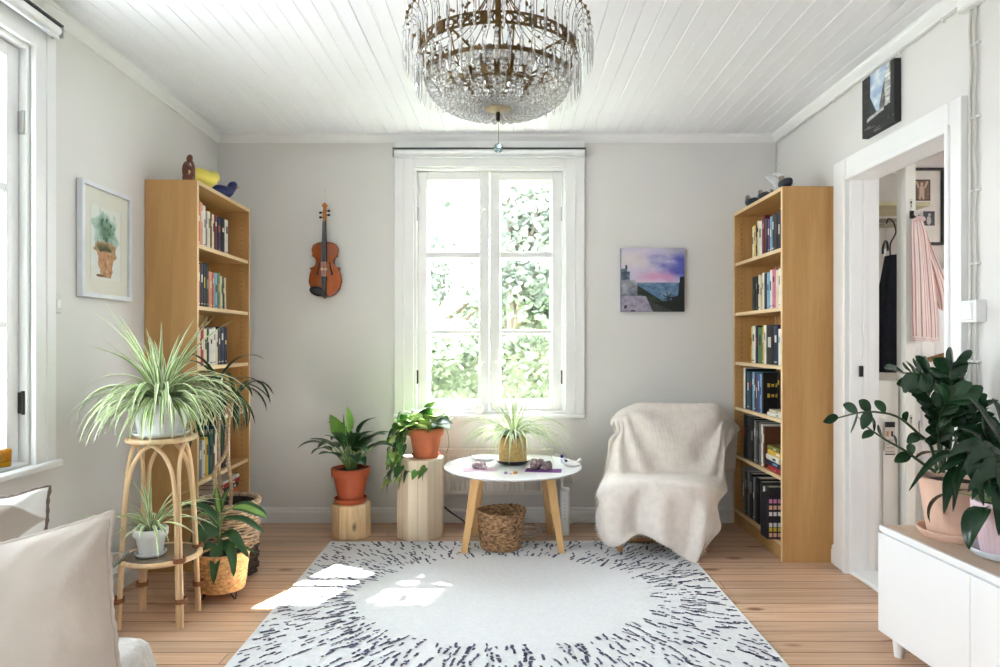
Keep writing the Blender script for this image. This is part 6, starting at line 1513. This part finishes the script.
def wall_cable(label, y, z0, z1):
    t = thing('wall_cable', label, 'cable', (1.738, y, z0), 0, None)
    m = MB(); n = 14; m.tube([(.004 * math.sin(i * 1.3) * .3, .003 * math.sin(i * 2.1), (z1 - z0) * i / n) for i in range(n + 1)], .0052, 7); m.build('lead', CW2, t)
    k = int((z1 - z0) / .26)
    for i in range(k):
        m = MB(); z = (i + .5) * (z1 - z0) / k; m.box((.004, -.006, z), (.014, .02, .007)); m.ball((-.004, -.012, z), .0025, 6, 5); m.build('clip', WHITE, t, smooth=False)
wall_cable('white cable nearer the doorway running from junction box down to switch', 2.505, 1.338, 2.4295)
wall_cable('white cable farther from the doorway running from junction box down to switch', 2.480, 1.338, 2.4295)
wall_cable('white cable nearer the doorway running from switch down behind the plants', 2.505, .10, 1.2545)
wall_cable('white cable farther from the doorway running from switch down behind the plants', 2.478, .10, 1.2545)
wall_cable('thin white cable running down the back right corner behind the bookcase', 4.325, .11, 2.46)
t = thing('wall_cable', 'thin cable clipped along under the cornice of the right wall', 'cable', (1.742, 2.5, 2.464), 0)
m = MB(); m.tube([(0, .05 + i * .075, -.003 * math.sin(i * 2.2) + .006) for i in range(25)], .0032, 6); m.build('lead', CW2, t)
for i in range(6):
    m = MB(); m.box((.002, .17 + i * .3, .006), (.012, .007, .014)); m.build('clip', WHITE, t, smooth=False)

# ------------------------------------------------------------------ seen through the doorway
HW = mat('hall_white', srgb(232, 230, 222), .45, noise=(4, .02, (1, 1, 1)))
t = thing('wardrobe', 'white hallway wardrobe standing open with its door edge towards the doorway', 'wardrobe', (1.98, 3.42, .001))
# rear board, shelf, lower panel, open door seen on its edge
m = MB(); m.bx(-.075, .26, .42, .44, 0, 2.15); m.build('back_board', mat('wardrobe_inside', srgb(196, 190, 182), .7), t, smooth=False)
m = MB(); m.bx(-.09, -.07, .1, .44, 0, 2.2); m.build('side_board', HW, t, smooth=False, bevel=.002)
m = MB(); m.bx(-.0695, .035, .02, .06, 0, .98); m.bx(-.05, .02, .012, .02, .1, .62); m.build('lower_panel', HW, t, smooth=False, bevel=.003)
m = MB(); m.bx(-.0695, .25, .1, .4, 1.90, 1.92); m.build('hat_shelf', mat('wardrobe_shelf', srgb(206, 196, 160), .6), t, smooth=False)
for z in (1.80, 1.84):
    m = MB(); m.tube([(-.07, .16 + (z - 1.8) * 2, z), (.25, .16 + (z - 1.8) * 2, z + .01)], .012, 10); m.build('rail', mat('wardrobe_rail', srgb(150, 142, 122), .5), t)
m = MB(); m.bx(.048, .10, -.02, .06, .0, 2.35); m.build('door', HW, t, smooth=False, bevel=.003)
for z in (1.88, .78):
    m = MB(); m.bx(.068, .082, -.0212, -.0205, z - .03, z + .03); m.build('lock_plate', mat('lock_plate_pale', srgb(206, 204, 196), .4), t, smooth=False)
    m = MB(); m.ball((.075, -.0214, z + .012), .0055, 8, 6, sc=(1, .2, 1)); m.bx(.0735, .0765, -.0222, -.0213, z - .014, z + .01); m.build('keyhole', BLACK, t, smooth=False)
t = thing('wall_chart', 'small black topped chart with coloured patches on the hall wardrobe panel', 'chart', (1.965, 3.431, .60))
m = MB(); m.bx(-.026, .026, -.001, .0, 0, .17); m.build('sheet', mat('chart_paper', srgb(206, 198, 188), .6), t, smooth=False)
m = MB(); m.bx(-.026, .026, -.0016, -.0011, .142, .17); m.bx(.006, .016, -.0016, -.0011, .095, .122); m.bx(-.026, .026, -.0016, -.0011, 0, .006); m.build('dark_marks', BLACK, t, smooth=False)
m = MB()
for i in range(4): m.bx(-.02, .02, -.0016, -.0011, .015 + i * .02, .018 + i * .02)
m.build('ruled_rows', mat('chart_grey', srgb(120, 114, 110), .6), t, smooth=False)
m = MB(); m.bx(-.018, -.006, -.0016, -.0011, .095, .122); m.build('orange_patch', mat('chart_orange', srgb(196, 128, 60), .6), t, smooth=False)
# hangers and coat
t = thing('coat', 'long black coat hanging inside the open hall wardrobe', 'coat', (2.03, 3.54, 1.02))
m = MB(); rows = []
for i in range(24):
    z = lerp(0, .62, i / 23); wd = lerp(.058, .045, i / 23) if i < 18 else lerp(.047, .012, (i - 17) / 6); r = []
    for j in range(28):
        a = 2 * math.pi * j / 28; q = 1 + .12 * math.sin(a * 5 + i * .08); r.append(Vector((wd * math.cos(a) * q, .05 * math.sin(a) * q, z)))
    rows.append(r)
m.grid(rows, wrap=True); m.add(rows[0], [tuple(range(27, -1, -1))]); m.add(rows[-1], [tuple(range(28))]); m.build('cloth', mat('black_wool', (.012, .014, .022), .9, noise=(20, .3, (1, 1, 1))), t, angle=80)
m = MB(); m.tube(cat([(0, 0, .62), (0, 0, .68), (.02, 0, .72), (.03, 0, .75), (.015, 0, .80), (-.01, 0, .815), (-.02, 0, .79)], 18), .004, 7); m.build('hanger_hook', BLACK, t)
def hanger(label, x, y, z, m_, s):
    t = thing('clothes_hanger', label, 'hanger', (x, y, z), R(70))
    m = MB(); m.tube(cat([(-.14 * s, 0, -.13), (-.06, 0, -.09), (0, 0, -.07), (.06, 0, -.09), (.14 * s, 0, -.13)], 16), .006, 8); m.build('shoulder_bar', m_, t)
    m = MB(); m.tube(cat([(0, 0, -.07), (0, 0, -.03), (.022, 0, -.01), (.022, 0, .016), (.0, 0, .028), (-.02, 0, .012)], 16), .0022, 6); m.build('hook', STEEL, t)
hanger('black hanger on the rail in the hall wardrobe above the coat', 2.02, 3.57, 1.79, BLACK, .5)
hanger('white hanger on the rail in the hall wardrobe right of the coat', 2.055, 3.62, 1.77, HW, .4)
# striped shirt
t = thing('striped_shirt', 'red and white striped shirt hanging on the hall wardrobe door', 'shirt', (2.068, 3.37, 1.19))
SH = bpy.data.materials.new('striped_cotton'); SH.use_nodes = True; nt = SH.node_tree; pb = nt.nodes['Principled BSDF']; pb.inputs['Roughness'].default_value = .85
uvn = nt.nodes.new('ShaderNodeAttribute'); uvn.attribute_name = 'stripe'; rp = nt.nodes.new('ShaderNodeValToRGB'); e = rp.color_ramp.elements
e[0].position = .30; e[0].color = (*srgb(202, 138, 132), 1); e[1].position = .36; e[1].color = (*srgb(234, 222, 216), 1); nt.links.new(uvn.outputs['Fac'], rp.inputs[0]); nt.links.new(rp.outputs[0], pb.inputs['Base Color'])
def shirt_part(name, ctrl_rows, ns, amp, cuff=False):
    NV, NU = 120, 96; C_ = [cat(r, NU) for r in ctrl_rows]; g = [cat([C_[k][j] for k in range(len(C_))], NV) for j in range(NU)]
    rows = []; vals = []
    for i in range(NV):
        r = []
        for j in range(NU):
            p = g[j][i].copy(); u = j / (NU - 1); p.y += amp * math.sin(u * 15 + i * .01) ; r.append(p)
            s = frac(u * ns)
            if cuff and i < 8: s = frac(i / 8 * 2 + .2)
            vals.append(s if s < .5 else 1 - s if s < .72 else .6)
        rows.append(r)
    m = MB(); m.grid(rows); o = m.build(name, SH, t, angle=180, solid=.004)
    at_ = o.data.attributes.new('stripe', 'FLOAT', 'POINT'); at_.data.foreach_set('value', vals)
    return o
shirt_part('body', [[(-.02, 0, 0), (.03, -.02, -.004), (.075, -.02, -.01), (.115, .0, -.006)], [(-.022, 0, .12), (.025, -.02, .12), (.07, -.02, .12), (.11, 0, .12)], [(-.024, 0, .35), (.015, -.02, .35), (.05, -.02, .35), (.085, 0, .35)], [(-.026, 0, .52), (0, -.02, .53), (.03, -.02, .53), (.055, 0, .52)], [(-.022, .0, .60), (-.008, -.012, .605), (.01, -.012, .605), (.026, 0, .6)]], 9, .006, True)
shirt_part('sleeve', [[(.12, .01, .16), (.135, .005, .15), (.15, .005, .15), (.158, .02, .16)], [(.10, .01, .22), (.125, .0, .24), (.15, .0, .27), (.165, .02, .29)], [(.07, .01, .34), (.095, .0, .35), (.115, .0, .36), (.135, .02, .37)], [(.04, .01, .46), (.055, 0, .465), (.07, 0, .47), (.085, .02, .475)], [(.02, .005, .58), (.026, 0, .58), (.032, 0, .58), (.04, .012, .58)]], 5, .003)
m = MB(); m.tube(cat([(-.02, .0, .60), (.0, -.02, .615), (.025, -.01, .61), (.02, .012, .605), (0, .012, .60)], 16), .011, 8); o = m.build('collar', mat('collar_pink', srgb(220, 190, 184), .85), t)
t = thing('coat_hook', 'dark metal hook holding the striped shirt on the wardrobe door', 'hook', (2.06, 3.392, 1.80))
m = MB(); m.tube(cat([(0, .006, .03), (0, -.01, .02), (.006, -.03, .0), (.01, -.035, .02)], 10), .004, 7); m.box((-.002, .006, .03), (.02, .004, .04)); m.build('hook_arm', BLACK, t)
# framed prints on the hall wall
fx = 2.315; t = thing('framed_picture', 'dark framed pair of small prints on the hallway wall behind the shirt', 'picture', (2.36, 3.948, 1.752))
W_, H_ = .42, .455; fw = .016; m = MB()
m.bx(-W_ / 2, W_ / 2, -.025, 0, 0, fw); m.bx(-W_ / 2, W_ / 2, -.025, 0, H_ - fw, H_); m.bx(-W_ / 2, -W_ / 2 + fw, -.025, 0, fw, H_ - fw); m.bx(W_ / 2 - fw, W_ / 2, -.025, 0, fw, H_ - fw); m.build('frame', mat('frame_dark', srgb(44, 38, 36), .4, noise=(30, .5, (1, 1, 1))), t, smooth=False, bevel=.002)
m = MB(); m.bx(-W_ / 2 + .008, W_ / 2 - .008, -.012, -.002, .008, H_ - .008); m.build('mount', mat('mount_cream', srgb(234, 228, 222), .8), t, smooth=False)
def print_a(u, v):
    n = fbm(u * 9, v * 11, 5) * .5; c = [lerp(a, b, clamp(.5 + n)) for a, b in zip((104, 78, 66), (150, 120, 102))]
    fig = math.hypot((u - .5) / .15, (v - .45) / .28) < 1 or math.hypot((u - .5) / .09, (v - .78) / .09) < 1 or (abs(abs(u - .5) - .22 - (v - .7) * .5) < .06 and .6 < v < .92) or (abs(abs(u - .5) - .1) < .06 and v < .3 and v > .05)
    if fig: c = (206, 182, 160)
    if min(u, v, 1 - u, 1 - v) < .06: c = (66, 46, 40)
    return c
def print_b(u, v):
    n = fbm(u * 9, v * 11, 9) * .5; c = [lerp(a, b, clamp(.5 + n)) for a, b in zip((56, 58, 66), (96, 98, 106))]
    if math.hypot((u - .5) / .2, (v - .35) / .3) + n * .4 < 1 or math.hypot((u - .55) / .11, (v - .75) / .11) < 1: c = (200, 196, 192)
    return c
paint_surface('figure_print', .10, .125, 50, 60, print_a, t, (.083, -.0125, .262), (0, 0, 0), PAINT)
paint_surface('portrait_print', .068, .085, 40, 50, print_b, t, (.125, -.0125, .115), (0, 0, 0), PAINT)
# rope handrail
m = MB(); P0 = cat([(2.10, 3.74, 1.07), (2.2, 3.74, 1.055), (2.32, 3.74, 1.07), (2.46, 3.74, 1.11)], 80)
for s in range(3):
    pts = []
    for i, p in enumerate(P0):
        a = i * .62 + s * 2.094; pts.append(p + Vector((0, .0075 * math.cos(a), .0075 * math.sin(a))))
    m.tube(pts, .0085, 6)
o = m.build('rope_handrail', mat('gold_brown_rope', srgb(160, 124, 76), .7, noise=(120, .45, (1, 1, 1))), None); tag(o, 'twisted gold brown rope handrail along the hallway stair', 'handrail')
